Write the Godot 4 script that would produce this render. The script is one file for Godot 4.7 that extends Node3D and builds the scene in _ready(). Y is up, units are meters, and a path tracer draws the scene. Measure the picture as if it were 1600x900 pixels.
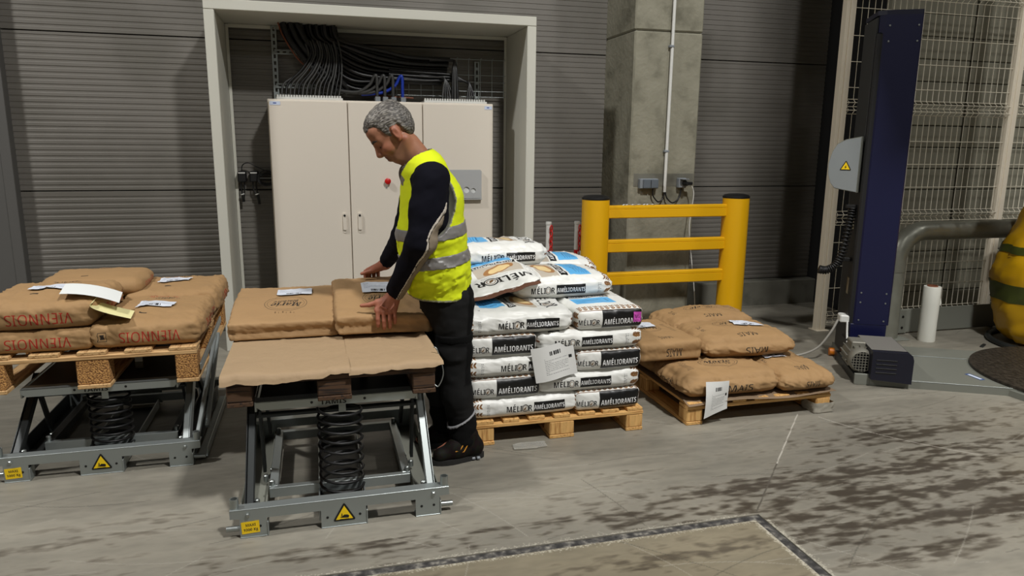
extends Node3D

var M := {}
var used := {}
var fonts := {}
var glyphs := {}
var noise := FastNoiseLite.new()

func _ready() -> void:
	# camera
	var cam := Camera3D.new()
	cam.name = "camera"
	cam.fov = 43.69
	cam.near = 0.05
	cam.far = 100.0
	cam.transform = Transform3D(camera_basis(), Vector3(0, 1.55, 0))
	add_child(cam)
	cam.current = true
	# the closed hall is lit by the unseen lamps below only; the sky outside is a night sky
	var we := WorldEnvironment.new()
	we.name = "environment"
	var env := Environment.new()
	env.background_mode = Environment.BG_COLOR
	env.background_color = Color(0.01, 0.01, 0.012)
	env.tonemap_mode = Environment.TONE_MAPPER_LINEAR
	env.tonemap_exposure = 0.95
	env.sdfgi_enabled = true
	env.ssao_enabled = true
	env.ssil_enabled = true
	we.environment = env
	add_child(we)
	# lamps out of view, placed for what they light: [position, energy]
	for a in [
		[Vector3(2.3, 7.0, 0.2), 62.0],  # out of view: main light on cabinet, sacks and floor
		[Vector3(7.2, 7.0, 0.2), 22.0],  # out of view: lights the right-hand side
		[Vector3(-4.2, 7.0, -3.0), 38.0],  # out of view: placed to light the left wall
		[Vector3(0.0, 7.0, 7.0), 14.0],  # fill lamp added to brighten the hall from the front
	]:
		unseen_ceiling_lamp(a[0], a[1])
	make_materials()
	build_room()
	build_wall_things()
	build_machine_corner()
	build_lifts_and_pallets()
	build_bags()
	build_person()
	print("built ", Time.get_ticks_msec())


func camera_basis() -> Basis:
	var pitch := deg_to_rad(11.3816)
	var yaw := deg_to_rad(15.2316)
	var roll := deg_to_rad(0.558)
	var f := Vector3(sin(yaw) * cos(pitch), -sin(pitch), -cos(yaw) * cos(pitch))
	var r := Vector3(cos(yaw), 0, sin(yaw))
	var u := r.cross(f)
	return Basis(r * cos(roll) + u * sin(roll), u * cos(roll) - r * sin(roll), -f)


func unseen_ceiling_lamp(p: Vector3, energy: float) -> void:
	var t := thing("unseen_ceiling_lamp", "unseen square high-bay lamp outside the picture, placed to light the hall", "lamp", p, 0.0, "unseen ceiling lamps")
	var st := nst()
	cbox(st, Vector3(-0.3, 0.02, -0.3), Vector3(0.3, 0.14, 0.3), 0.02)
	part("housing", st, mat("lamp_white", Color(0.8, 0.8, 0.8), 0.5), t)
	st = nst()
	cbox(st, Vector3(-0.25, 0.0, -0.25), Vector3(0.25, 0.019, 0.25), 0.003)
	var m := mat("lamp_glow", Color(0.9, 0.9, 0.9), 0.5)
	m.emission_enabled = true
	m.emission = Color(1, 0.99, 0.97)
	m.emission_energy_multiplier = 4.0
	part("diffuser", st, m, t)
	for s in [-0.2, 0.2]:
		st = nst()
		tube(st, [Vector3(s, 0.12, 0), Vector3(s, 1.0, 0)], 0.006, 6)
		part("hanger", st, M.get("steel", m), t)
	var l := AreaLight3D.new()
	l.name = "light"
	l.area_size = Vector2(0.5, 0.5)
	l.light_color = Color(1, 0.995, 0.985)
	l.light_energy = energy
	l.area_range = 40.0
	l.area_attenuation = 2.0
	l.shadow_enabled = true
	l.position = Vector3(0, -0.01, 0)
	l.rotation.x = -PI / 2
	t.add_child(l)


# ---------------------------------------------------------------- naming
func numbered(called: String) -> String:
	var n: int = used.get(called, -1) + 1
	used[called] = n
	return called if n == 0 else "%s_%03d" % [called, n]


func tag(o: Node, label: String, category: String, group := "") -> Node:
	o.set_meta("label", label)
	o.set_meta("category", category)
	if group != "":
		o.set_meta("group", group)
	return o


func thing(called: String, label: String, category: String, at := Vector3.ZERO, turn := 0.0, group := "") -> Node3D:
	var o := Node3D.new()
	o.name = numbered(called)
	add_child(o)
	o.position = at
	o.rotation.y = turn
	tag(o, label, category, group)
	return o


func part(called: String, st: SurfaceTool, m: Material, parent: Node, label := "") -> MeshInstance3D:
	st.generate_normals()
	return put(called, st.commit(), m, parent, label)


func put(called: String, mesh: Mesh, m: Material, parent: Node, label := "") -> MeshInstance3D:
	var o := MeshInstance3D.new()
	o.mesh = mesh
	o.material_override = m
	o.name = numbered(called) if parent == self else called
	parent.add_child(o, true)
	if label != "":
		o.set_meta("label", label)
	return o


func struct(called: String, st: SurfaceTool, m: Material) -> MeshInstance3D:
	var o := part(called, st, m, self)
	o.set_meta("kind", "structure")
	var what := {
		"floor": ["worn grey concrete hall floor with tyre marks and a joint", "floor"],
		"wall_back": ["grey ribbed metal panel wall behind the cabinet and the column", "wall"],
		"wall_corner": ["pale grooved panel wall behind the wire mesh fence", "wall"],
		"trim_1": ["dark grey steel post in the wall at the far left", "post"],
		"trim_2": ["grey concrete column carrying the conduit and the sockets", "column"]}
	if what.has(called):
		tag(o, what[called][0], what[called][1])
	return o


func stuff(o: Node) -> Node:
	o.set_meta("kind", "stuff")
	return o


func dup(o: Node3D, label: String, at: Vector3, turn := 0.0) -> Node3D:
	var base := o.name.rstrip("0123456789").trim_suffix("_")
	var r: Node3D = o.duplicate()
	r.name = numbered(base)
	add_child(r)
	r.position = at
	r.rotation = Vector3(0, turn, 0)
	r.set_meta("label", label)
	return r


# ---------------------------------------------------------------- shapes
func nst(group := -1) -> SurfaceTool:
	var st := SurfaceTool.new()
	st.begin(Mesh.PRIMITIVE_TRIANGLES)
	st.set_smooth_group(group)
	return st


func tri(st: SurfaceTool, a: Vector3, b: Vector3, c: Vector3) -> void:  # counter-clockwise seen from outside
	st.add_vertex(a)
	st.add_vertex(c)
	st.add_vertex(b)


func quad(st: SurfaceTool, a: Vector3, b: Vector3, c: Vector3, d: Vector3) -> void:
	tri(st, a, b, c)
	tri(st, a, c, d)


func quad_out(st: SurfaceTool, a: Vector3, b: Vector3, c: Vector3, d: Vector3, out: Vector3) -> void:
	if (b - a).cross(c - a).dot(out) < 0:
		quad(st, d, c, b, a)
	else:
		quad(st, a, b, c, d)


func cbox(st: SurfaceTool, lo: Vector3, hi: Vector3, ch := 0.0, xf := Transform3D()) -> void:
	var c := (lo + hi) * 0.5
	var h := (hi - lo) * 0.5
	ch = minf(ch, minf(h.x, minf(h.y, h.z)) * 0.49)
	var v := func(s: Vector3, a: int) -> Vector3:
		var p := h
		for k in 3:
			if k != a:
				p[k] -= ch
		return xf * (c + s * p)
	for a in 3:
		var b := (a + 1) % 3
		var d := (a + 2) % 3
		for sa in [-1.0, 1.0]:
			var q := []
			for bd in [[-1.0, -1.0], [1.0, -1.0], [1.0, 1.0], [-1.0, 1.0]]:
				var s := Vector3()
				s[a] = sa
				s[b] = bd[0]
				s[d] = bd[1]
				q.append(s)
			var out := Vector3()
			out[a] = sa
			out = xf.basis * out
			quad_out(st, v.call(q[0], a), v.call(q[1], a), v.call(q[2], a), v.call(q[3], a), out)
			if ch > 0.0:
				for sb in [-1.0, 1.0]:
					var s0 := Vector3()
					s0[a] = sa
					s0[b] = sb
					s0[d] = -1.0
					var s1 := s0
					s1[d] = 1.0
					var o2 := Vector3()
					o2[a] = sa
					o2[b] = sb
					quad_out(st, v.call(s0, a), v.call(s1, a), v.call(s1, b), v.call(s0, b), xf.basis * o2)
	if ch > 0.0:
		for sx in [-1.0, 1.0]:
			for sy in [-1.0, 1.0]:
				for sz in [-1.0, 1.0]:
					var s := Vector3(sx, sy, sz)
					var p0: Vector3 = v.call(s, 0)
					var p1: Vector3 = v.call(s, 1)
					var p2: Vector3 = v.call(s, 2)
					if (p1 - p0).cross(p2 - p0).dot(xf.basis * s) < 0:
						tri(st, p0, p2, p1)
					else:
						tri(st, p0, p1, p2)


func box(called: String, lo: Vector3, hi: Vector3, ch: float, m: Material, parent: Node, xf := Transform3D()) -> MeshInstance3D:
	var st := nst()
	cbox(st, lo, hi, ch, xf)
	return part(called, st, m, parent)


# a bar between two points with a rectangular section (w across, h along "up")
func bar(st: SurfaceTool, a: Vector3, b: Vector3, w: float, h: float, up := Vector3.UP, ch := 0.002) -> void:
	var d := (b - a).normalized()
	var x := up.cross(d)
	if x.length() < 0.01:
		x = Vector3.RIGHT.cross(d)
	x = x.normalized()
	var y := d.cross(x)
	cbox(st, Vector3(-w / 2, -h / 2, 0), Vector3(w / 2, h / 2, (b - a).length()), ch, Transform3D(Basis(x, y, d), a))


func tube(st: SurfaceTool, pts: Array, r, n := 8, closed := false) -> void:
	st.set_smooth_group(1)
	var rings := []
	var k := pts.size()
	var prev := Vector3()
	for i in k:
		var d: Vector3
		if closed:
			d = (pts[(i + 1) % k] - pts[(i - 1 + k) % k]).normalized()
		else:
			d = (pts[mini(i + 1, k - 1)] - pts[maxi(i - 1, 0)]).normalized()
		if i == 0:
			prev = d.cross(Vector3.UP)
			if prev.length() < 0.1:
				prev = d.cross(Vector3.RIGHT)
		var x := (prev - d * prev.dot(d)).normalized()
		prev = x
		var y := d.cross(x)
		var rr: float = r[i] if r is Array else r
		var ring := PackedVector3Array()
		for j in n:
			var t := TAU * j / n
			ring.append(pts[i] + (x * cos(t) + y * sin(t)) * rr)
		rings.append(ring)
	for i in (k if closed else k - 1):
		var p: PackedVector3Array = rings[i]
		var q: PackedVector3Array = rings[(i + 1) % k]
		for j in n:
			var j2 := (j + 1) % n
			quad(st, p[j], p[j2], q[j2], q[j])
	if not closed:
		st.set_smooth_group(-1)
		for e in [0, k - 1]:
			var p: PackedVector3Array = rings[e]
			for j in range(1, n - 1):
				if e == 0:
					tri(st, p[0], p[j + 1], p[j])
				else:
					tri(st, p[0], p[j], p[j + 1])


func curve(pts: Array, steps := 8) -> Array:  # a smooth line through the points
	var out := []
	var n := pts.size()
	for i in n - 1:
		var p0: Vector3 = pts[maxi(i - 1, 0)]
		var p1: Vector3 = pts[i]
		var p2: Vector3 = pts[i + 1]
		var p3: Vector3 = pts[mini(i + 2, n - 1)]
		for s in steps:
			out.append(p1.cubic_interpolate(p2, p0, p3, float(s) / steps))
	out.append(pts[n - 1])
	return out


func lathe(st: SurfaceTool, prof: Array, n := 24, xf := Transform3D(), smooth := true) -> void:  # (radius, height) from the bottom up
	var g := 10
	for i in prof.size() - 1:
		var a: Vector2 = prof[i]
		var b: Vector2 = prof[i + 1]
		if smooth and i > 0:
			var d0: Vector2 = (a - prof[i - 1]).normalized()
			if d0.dot((b - a).normalized()) < 0.8:
				g += 1
		st.set_smooth_group(g if smooth else -1)
		for j in n:
			var t0 := TAU * j / n
			var t1 := TAU * (j + 1) / n
			var u0 := Vector3(cos(t0), 0, -sin(t0))
			var u1 := Vector3(cos(t1), 0, -sin(t1))
			var p := [u0 * a.x + Vector3(0, a.y, 0), u1 * a.x + Vector3(0, a.y, 0), u1 * b.x + Vector3(0, b.y, 0), u0 * b.x + Vector3(0, b.y, 0)]
			for k in 4:
				p[k] = xf * p[k]
			if a.x > 0.0001:
				tri(st, p[0], p[1], p[2])
			if b.x > 0.0001:
				tri(st, p[0], p[2], p[3])
	st.set_smooth_group(-1)


func prism(st: SurfaceTool, poly: PackedVector2Array, z0: float, z1: float, xf := Transform3D()) -> void:  # an outline in x and y, drawn out along z
	if Geometry2D.is_polygon_clockwise(poly):
		poly.reverse()
	# Geometry2D counts with y down
	var area := 0.0
	for i in poly.size():
		var a := poly[i]
		var b := poly[(i + 1) % poly.size()]
		area += a.x * b.y - b.x * a.y
	if area < 0:
		poly.reverse()
	if xf.basis.determinant() < 0:  # mirrored: turn the outline over instead
		xf = xf * Transform3D(Basis.from_scale(Vector3(1, 1, -1)), Vector3.ZERO)
		var zz := z0
		z0 = -z1
		z1 = -zz
	var t := Geometry2D.triangulate_polygon(poly)
	for i in range(0, t.size(), 3):
		var p := [poly[t[i]], poly[t[i + 1]], poly[t[i + 2]]]
		if (p[1] - p[0]).cross(p[2] - p[0]) < 0:
			p = [p[0], p[2], p[1]]
		tri(st, xf * Vector3(p[0].x, p[0].y, z1), xf * Vector3(p[1].x, p[1].y, z1), xf * Vector3(p[2].x, p[2].y, z1))
		tri(st, xf * Vector3(p[0].x, p[0].y, z0), xf * Vector3(p[2].x, p[2].y, z0), xf * Vector3(p[1].x, p[1].y, z0))
	for i in poly.size():
		var a := poly[i]
		var b := poly[(i + 1) % poly.size()]
		quad(st, xf * Vector3(a.x, a.y, z0), xf * Vector3(b.x, b.y, z0), xf * Vector3(b.x, b.y, z1), xf * Vector3(a.x, a.y, z1))


func rounded(w: float, h: float, r: float, n := 4) -> PackedVector2Array:
	var out := PackedVector2Array()
	for k in 4:
		var c := Vector2((w / 2 - r) * [1, -1, -1, 1][k], (h / 2 - r) * [1, 1, -1, -1][k])
		for i in n + 1:
			out.append(c + Vector2.from_angle(PI / 2 * (k + float(i) / n)) * r)
	return out


# a sheet through a grid of points [row][column]; th > 0 gives it thickness along its normal; uv runs over the grid
func sheet(st: SurfaceTool, rows: Array, th := 0.0) -> void:
	st.set_smooth_group(2)
	var nr := rows.size()
	var nc: int = rows[0].size()
	var back := []
	for i in nr:
		var line := []
		for j in nc:
			var du: Vector3 = rows[i][mini(j + 1, nc - 1)] - rows[i][maxi(j - 1, 0)]
			var dv: Vector3 = rows[mini(i + 1, nr - 1)][j] - rows[maxi(i - 1, 0)][j]
			line.append(rows[i][j] - dv.cross(du).normalized() * th)
		back.append(line)
	for i in nr - 1:
		for j in nc - 1:
			var ids := [[i, j], [i + 1, j], [i + 1, j + 1], [i, j + 1]]
			for k in [0, 1, 2, 0, 2, 3]:
				pass
			for t3 in [[0, 2, 1], [0, 3, 2]]:
				for k in t3:
					var q: Array = ids[k]
					st.set_uv(Vector2(float(q[1]) / (nc - 1), float(q[0]) / (nr - 1)))
					st.add_vertex(rows[q[0]][q[1]])
			if th > 0.0:
				for t3 in [[0, 1, 2], [0, 2, 3]]:
					for k in t3:
						var q: Array = ids[k]
						st.set_uv(Vector2(0.02, 0.02))
						st.add_vertex(back[q[0]][q[1]])
	if th > 0.0:
		st.set_smooth_group(-1)
		st.set_uv(Vector2(0.02, 0.02))
		for i in nr - 1:
			quad_out(st, rows[i][0], rows[i + 1][0], back[i + 1][0], back[i][0], rows[i][0] - rows[i][1])
			quad_out(st, rows[i][nc - 1], rows[i + 1][nc - 1], back[i + 1][nc - 1], back[i][nc - 1], rows[i][nc - 1] - rows[i][nc - 2])
		for j in nc - 1:
			quad_out(st, rows[0][j], rows[0][j + 1], back[0][j + 1], back[0][j], rows[0][j] - rows[1][j])
			quad_out(st, rows[nr - 1][j], rows[nr - 1][j + 1], back[nr - 1][j + 1], back[nr - 1][j], rows[nr - 1][j] - rows[nr - 2][j])


# ---------------------------------------------------------------- lettering and prints
func font(called: String, weight: int) -> SystemFont:
	var k := called + str(weight)
	if not fonts.has(k):
		var f := SystemFont.new()
		f.font_names = PackedStringArray([called])
		f.font_weight = weight
		fonts[k] = f
	return fonts[k]


func glyph_tris(text: String, face := "Droid Sans", weight := 700) -> PackedVector2Array:  # cap height 1, centred
	var k := text + face + str(weight)
	if not glyphs.has(k):
		var t := TextMesh.new()
		t.font = font(face, weight)
		t.text = text
		t.font_size = 64
		t.pixel_size = 1.0
		t.depth = 0.0
		t.curve_step = 6.0
		var a := t.get_mesh_arrays()
		var p: PackedVector3Array = a[Mesh.ARRAY_VERTEX]
		var ix = a[Mesh.ARRAY_INDEX]
		var out := PackedVector2Array()
		if ix != null:
			for i in ix:
				out.append(Vector2(p[i].x, 1.0 - p[i].y) / 46.0)
		else:
			for v in p:
				out.append(Vector2(v.x, 1.0 - v.y) / 46.0)
		glyphs[k] = out
	return glyphs[k]


func fill_tri(im: Image, a: Vector2, b: Vector2, c: Vector2, col: Color) -> void:
	if (b - a).cross(c - a) < 0:
		var s := b
		b = c
		c = s
	var x0 := maxi(0, floori(minf(a.x, minf(b.x, c.x))))
	var x1 := mini(im.get_width() - 1, ceili(maxf(a.x, maxf(b.x, c.x))))
	var y0 := maxi(0, floori(minf(a.y, minf(b.y, c.y))))
	var y1 := mini(im.get_height() - 1, ceili(maxf(a.y, maxf(b.y, c.y))))
	for y in range(y0, y1 + 1):
		for x in range(x0, x1 + 1):
			var p := Vector2(x + 0.5, y + 0.5)
			if (b - a).cross(p - a) >= 0 and (c - b).cross(p - b) >= 0 and (a - c).cross(p - c) >= 0:
				im.set_pixel(x, y, col)


func fill_poly(im: Image, poly: PackedVector2Array, col: Color) -> void:
	var t := Geometry2D.triangulate_polygon(poly)
	for i in range(0, t.size(), 3):
		fill_tri(im, poly[t[i]], poly[t[i + 1]], poly[t[i + 2]], col)


# text with the cap height given in pixels, centred on a point, turned by an angle, stretched across by wide
func print_text(im: Image, text: String, at: Vector2, cap: float, col: Color, ang := 0.0, wide := 1.0, face := "Droid Sans", weight := 700, slant := 0.0) -> void:
	var g := glyph_tris(text, face, weight)
	var ca := cos(ang)
	var sa := sin(ang)
	for i in range(0, g.size(), 3):
		var p := []
		for k in 3:
			var v := g[i + k] * cap
			v.x = (v.x - slant * v.y) * wide
			p.append(at + Vector2(v.x * ca - v.y * sa, v.x * sa + v.y * ca))
		fill_tri(im, p[0], p[1], p[2], col)


func print_ring(im: Image, at: Vector2, rx: float, ry: float, w: float, col: Color, ang := 0.0, from := 0.0, to := TAU) -> void:
	var n := 48
	for i in n:
		var t0 := lerpf(from, to, float(i) / n)
		var t1 := lerpf(from, to, float(i + 1) / n)
		var q := []
		for e in [[t0, 0.0], [t1, 0.0], [t1, -w], [t0, -w]]:
			q.append(at + Vector2(cos(e[0]) * (rx + e[1]), sin(e[0]) * (ry + e[1])).rotated(ang))
		fill_tri(im, q[0], q[1], q[2], col)
		fill_tri(im, q[0], q[2], q[3], col)


func print_lines(im: Image, r: Rect2, rows: int, col: Color, rng: RandomNumberGenerator) -> void:  # small unreadable print
	for i in rows:
		var y := r.position.y + r.size.y * (i + 0.25) / rows
		var x := r.position.x
		while x < r.end.x - 2:
			var w := rng.randf_range(2, 9)
			im.fill_rect(Rect2i(int(x), int(y), int(minf(w, r.end.x - x)), maxi(1, int(r.size.y / rows * 0.4))), col)
			x += w + 2
			if rng.randf() < 0.06:
				break


func texture(im: Image) -> ImageTexture:
	return ImageTexture.create_from_image(im)


func mat(called: String, col := Color.WHITE, rough := 0.6, metal := 0.0) -> StandardMaterial3D:
	if not M.has(called):
		var m := StandardMaterial3D.new()
		m.resource_name = called
		m.albedo_color = col
		m.roughness = rough
		m.metallic = metal
		M[called] = m
	return M[called]


func noise_tex(freq: float, cols: Array, at: Array, seed_ := 1, size := 512, oct := 4, kind := FastNoiseLite.TYPE_SIMPLEX_SMOOTH) -> NoiseTexture2D:
	var t := NoiseTexture2D.new()
	t.width = size
	t.height = size
	t.seamless = true
	var n := FastNoiseLite.new()
	n.noise_type = kind
	n.frequency = freq
	n.fractal_octaves = oct
	n.seed = seed_
	t.noise = n
	if cols.size() > 0:
		var g := Gradient.new()
		g.offsets = PackedFloat32Array(at)
		g.colors = PackedColorArray(cols)
		t.color_ramp = g
	return t


func noise_normal(freq: float, strength: float, seed_ := 1, oct := 4, kind := FastNoiseLite.TYPE_SIMPLEX_SMOOTH) -> NoiseTexture2D:
	var t := noise_tex(freq, [], [], seed_, 512, oct, kind)
	t.as_normal_map = true
	t.bump_strength = strength
	return t


func tri_planar(m: StandardMaterial3D, s: Vector3, world := true) -> void:
	m.uv1_triplanar = true
	m.uv1_world_triplanar = world
	m.uv1_scale = s


# ---------------------------------------------------------------- materials
func make_materials() -> void:
	noise.noise_type = FastNoiseLite.TYPE_SIMPLEX_SMOOTH
	noise.frequency = 1.0
	noise.fractal_octaves = 3
	mat("steel", Color(0.62, 0.64, 0.63), 0.38, 0.85)
	mat("zinc", Color(0.62, 0.645, 0.64), 0.4, 0.7)
	mat("dark_steel", Color(0.2, 0.21, 0.21), 0.45, 0.6)
	mat("black", Color(0.045, 0.045, 0.048), 0.5)
	mat("black_cable", Color(0.06, 0.06, 0.062), 0.42)
	mat("grey_cable", Color(0.22, 0.22, 0.215), 0.5)
	mat("blue_cable", Color(0.06, 0.2, 0.62), 0.45)
	mat("copper_cable", Color(0.5, 0.27, 0.16), 0.5)
	mat("yellow", Color(0.88, 0.665, 0.02), 0.42)
	mat("white_paint", Color(0.79, 0.785, 0.74), 0.45)
	mat("cabinet", Color(0.86, 0.825, 0.77), 0.45)
	mat("navy", Color(0.03, 0.045, 0.20), 0.42)
	mat("dark_navy", Color(0.05, 0.055, 0.12), 0.45)
	mat("machine_grey", Color(0.45, 0.455, 0.42), 0.5)
	mat("white_plastic", Color(0.82, 0.82, 0.8), 0.45)
	mat("grey_plastic", Color(0.5, 0.52, 0.54), 0.5)
	mat("red_plastic", Color(0.75, 0.06, 0.05), 0.4)
	mat("sign_yellow", Color(0.95, 0.8, 0.05), 0.5)
	mat("paper", Color(0.86, 0.87, 0.86), 0.85)
	mat("panel", Color(0.44, 0.425, 0.40), 0.55, 0.1)
	M.panel.albedo_texture = noise_tex(0.006, [Color(0.9, 0.9, 0.89), Color(1, 1, 1)], [0.3, 0.7], 3, 256)
	tri_planar(M.panel, Vector3(0.5, 0.5, 0.5))
	mat("panel_trim", Color(0.35, 0.345, 0.335), 0.55, 0.1)
	var c := mat("concrete", Color(0.60, 0.59, 0.53), 0.9)
	c.albedo_texture = noise_tex(0.004, [Color(0.72, 0.715, 0.69), Color(0.87, 0.865, 0.845), Color(0.93, 0.925, 0.91)], [0.08, 0.4, 0.85], 7, 1024, 6)
	c.heightmap_enabled = true
	c.heightmap_texture = noise_tex(0.05, [], [], 8, 512, 4)
	c.heightmap_scale = 0.3
	tri_planar(c, Vector3(0.7, 0.7, 0.7))
	c = mat("concrete_dark", Color(0.47, 0.465, 0.43), 0.9)
	c.albedo_texture = M.concrete.albedo_texture
	tri_planar(c, Vector3(0.8, 0.8, 0.8))
	for a in [["pine", Color(0.86, 0.68, 0.42), Color(0.66, 0.47, 0.25)], ["old_wood", Color(0.31, 0.215, 0.135), Color(0.13, 0.085, 0.055)], ["pale_wood", Color(0.80, 0.65, 0.45), Color(0.58, 0.43, 0.26)]]:
		for ax in 3:
			var w := mat(a[0] + ["_x", "_y", "_z"][ax], Color.WHITE, 0.8)
			w.albedo_texture = noise_tex(0.02, [a[2], a[1], a[1] * 0.93, a[1]], [0.2, 0.45, 0.55, 0.75], 11 + ax, 512, 5)
			var s := Vector3(5, 5, 5)
			s[ax] = 0.35
			tri_planar(w, s)
	for a in [["chipblock", Color(0.74, 0.55, 0.32), Color(0.42, 0.27, 0.14)]]:
		var w := mat(a[0], Color.WHITE, 0.9)
		w.albedo_texture = noise_tex(0.09, [a[2], a[1], a[1] * 1.06], [0.25, 0.55, 0.85], 21, 512, 5)
		w.heightmap_enabled = true
		w.heightmap_texture = noise_tex(0.09, [], [], 21, 512, 4)
		w.heightmap_scale = 0.4
		tri_planar(w, Vector3(2, 2, 2))
	c = mat("kraft", Color(0.61, 0.515, 0.395), 0.75)
	c.normal_enabled = true
	c.normal_texture = noise_normal(0.012, 5.0, 31, 4, FastNoiseLite.TYPE_SIMPLEX)
	c.normal_scale = 0.5
	tri_planar(c, Vector3(1.5, 1.5, 1.5))
	c = mat("kraft_grey", Color(0.5, 0.42, 0.33), 0.8)


func noise_image(freq: float, seed_: int, w: int, h: int, sx: int, sy: int, oct := 4, kind := FastNoiseLite.TYPE_SIMPLEX_SMOOTH) -> PackedByteArray:
	# grey noise, drawn small and stretched sx, sy times
	var n := FastNoiseLite.new()
	n.noise_type = kind
	n.frequency = freq
	n.fractal_octaves = oct
	n.seed = seed_
	var im := n.get_image(w / sx, h / sy, false, false, false)
	im.resize(w, h, Image.INTERPOLATE_CUBIC)
	im.convert(Image.FORMAT_L8)
	return im.get_data()


func floor_texture() -> StandardMaterial3D:
	# worn hall concrete over x -2.8 .. 6.4, z -6.4 .. -1.2 (mirrored beyond): pale grey, cloudy, scuffed, with dark tyre wear
	var w := 2048
	var h := 1152
	var cloud := noise_image(0.006, 1, w, h, 2, 1, 5)
	var streak := noise_image(0.03, 2, w, h, 16, 1, 5)
	var grit := noise_image(0.09, 3, w, h, 3, 1, 4)
	var swirl := noise_image(0.012, 4, w, h, 1, 1, 5)
	# wear patches: x, z, reach in x, reach in z, strength
	var patches := [[1.75, -2.65, 0.7, 0.16, 0.75], [0.95, -2.52, 0.8, 0.08, 0.8], [-0.2, -2.33, 0.7, 0.1, 0.8], [-0.9, -2.55, 0.7, 0.12, 0.8], [2.6, -2.75, 0.5, 0.3, 0.95], [2.25, -2.2, 0.45, 0.25, 1.1], [2.9, -3.1, 0.5, 0.18, 0.5], [1.3, -2.95, 0.5, 0.15, 0.4], [1.2, -2.2, 0.45, 0.12, 0.5], [-1.2, -2.85, 0.5, 0.15, 0.6], [2.9, -2.3, 0.4, 0.18, 0.9], [3.6, -2.7, 0.7, 0.35, 0.5], [0.3, -2.6, 0.5, 0.07, 0.6], [2.2, -2.35, 0.3, 0.12, 0.8], [-0.6, -3.0, 0.3, 0.1, 0.3], [3.2, -2.9, 1.3, 0.7, 0.4], [0.6, -2.15, 2.0, 0.16, 0.35], [-1.0, -2.35, 1.2, 0.2, 0.4], [0.9, -2.58, 1.3, 0.12, 0.4], [2.5, -2.45, 0.6, 0.3, 0.4]]
	var wear := PackedFloat32Array()
	var ww := 256
	var wh := 144
	wear.resize(ww * wh)
	for j in wh:
		for i in ww:
			var x := -2.8 + 9.2 * (i + 0.5) / ww
			var z := -6.4 + 5.2 * (j + 0.5) / wh
			var v := 0.0
			for p in patches:
				v += p[4] * exp(-pow((x - p[0]) / p[2], 2.0) - pow((z - p[1]) / p[3], 2.0))
			wear[j * ww + i] = minf(v, 1.1)
	var data := PackedByteArray()
	data.resize(w * h * 3)
	var jx := int((1.735 + 2.8) / 9.2 * w)
	var jz := int((-2.415 + 6.4) / 5.2 * h)
	for j in h:
		for i in w:
			var g := j * w + i
			var c := cloud[g] / 255.0 - 0.5
			var s := streak[g] / 255.0 - 0.5
			var r := grit[g] / 255.0 - 0.5
			var q := swirl[g] / 255.0 - 0.5
			var a := wear[(j >> 3) * ww + (i >> 3)]
			var v := 0.50 + 0.15 * c + 0.12 * s + 0.08 * r
			var m := smoothstep(0.0, 0.36, 0.70 * s + 0.75 * r + 0.32 * q + 0.20 * c + 0.30 * a - 0.17) * (0.26 + 0.58 * minf(a, 1.0))
			var red := v
			var gre := v * 0.965
			var blu := v * 0.875
			if i < jx and j > jz:
				red *= 0.93
				gre *= 0.90
				blu *= 0.83
			var o := g * 3
			data[o] = int(clampf(lerpf(red, 0.185, m), 0, 1) * 255)
			data[o + 1] = int(clampf(lerpf(gre, 0.158, m), 0, 1) * 255)
			data[o + 2] = int(clampf(lerpf(blu, 0.125, m), 0, 1) * 255)
	var im := Image.create_from_data(w, h, false, Image.FORMAT_RGB8, data)
	var rng := RandomNumberGenerator.new()
	rng.seed = 3
	for k in 420:  # scratches
		var x := rng.randf_range(-2.6, 6)
		var z := rng.randf_range(-5, -1.3)
		var a := rng.randfn(0.15, 0.45)
		var bend_ := rng.randfn(0.0, 0.3)
		var l := rng.randf_range(0.05, 0.6)
		var dark := rng.randf() < 0.35
		for s in int(l * 220):
			var d := s / 220.0
			var px_ := int((x + cos(a + bend_ * d) * d + 2.8) / 9.2 * w)
			var py := int((z + sin(a + bend_ * d) * d + 6.4) / 5.2 * h)
			if px_ >= 0 and py >= 0 and px_ < w and py < h:
				im.set_pixel(px_, py, im.get_pixel(px_, py).lerp(Color(0.2, 0.19, 0.17) if dark else Color(0.66, 0.65, 0.61), 0.35))
	# the saw cut that runs off from the corner of the sunk slab, and a scratch beside it
	for s in 900:
		var t := s / 900.0
		var px_ := int((lerpf(1.77, 2.69, t) + 2.8) / 9.2 * w)
		var py := int((lerpf(-2.465, -3.43, t) + 6.4) / 5.2 * h)
		im.set_pixel(px_, py, Color(0.30, 0.28, 0.25) if t < 0.42 else Color(0.70, 0.68, 0.64))
		px_ = int((lerpf(2.78, 3.0, t) + 0.25 * t * t + 2.8) / 9.2 * w)
		py = int((lerpf(-3.36, -2.7, t) + 6.4) / 5.2 * h)
		im.set_pixel(px_, py, im.get_pixel(px_, py).lerp(Color(0.68, 0.66, 0.62), 0.5))
	# crumbled pale edges along the joint
	for k in 5200:
		var u := rng.randf()
		var off := absf(rng.randfn(0.0, 0.008))
		var x: float
		var z: float
		if rng.randf() < 0.62:
			x = lerpf(-2.7, 1.73, u)
			z = -2.413 + off if rng.randf() < 0.65 else -2.457 - off
		else:
			z = lerpf(-2.41, -1.25, u)
			x = 1.733 - off if rng.randf() < 0.65 else 1.777 + off
		var px_ := int((x + 2.8) / 9.2 * w)
		var py := int((z + 6.4) / 5.2 * h)
		if px_ >= 0 and py >= 0 and px_ < w and py < h:
			im.set_pixel(px_, py, im.get_pixel(px_, py).lerp(Color(0.72, 0.70, 0.64), 0.6))
	var m := mat("floor", Color.WHITE, 0.62)
	m.albedo_texture = texture(im)
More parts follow.
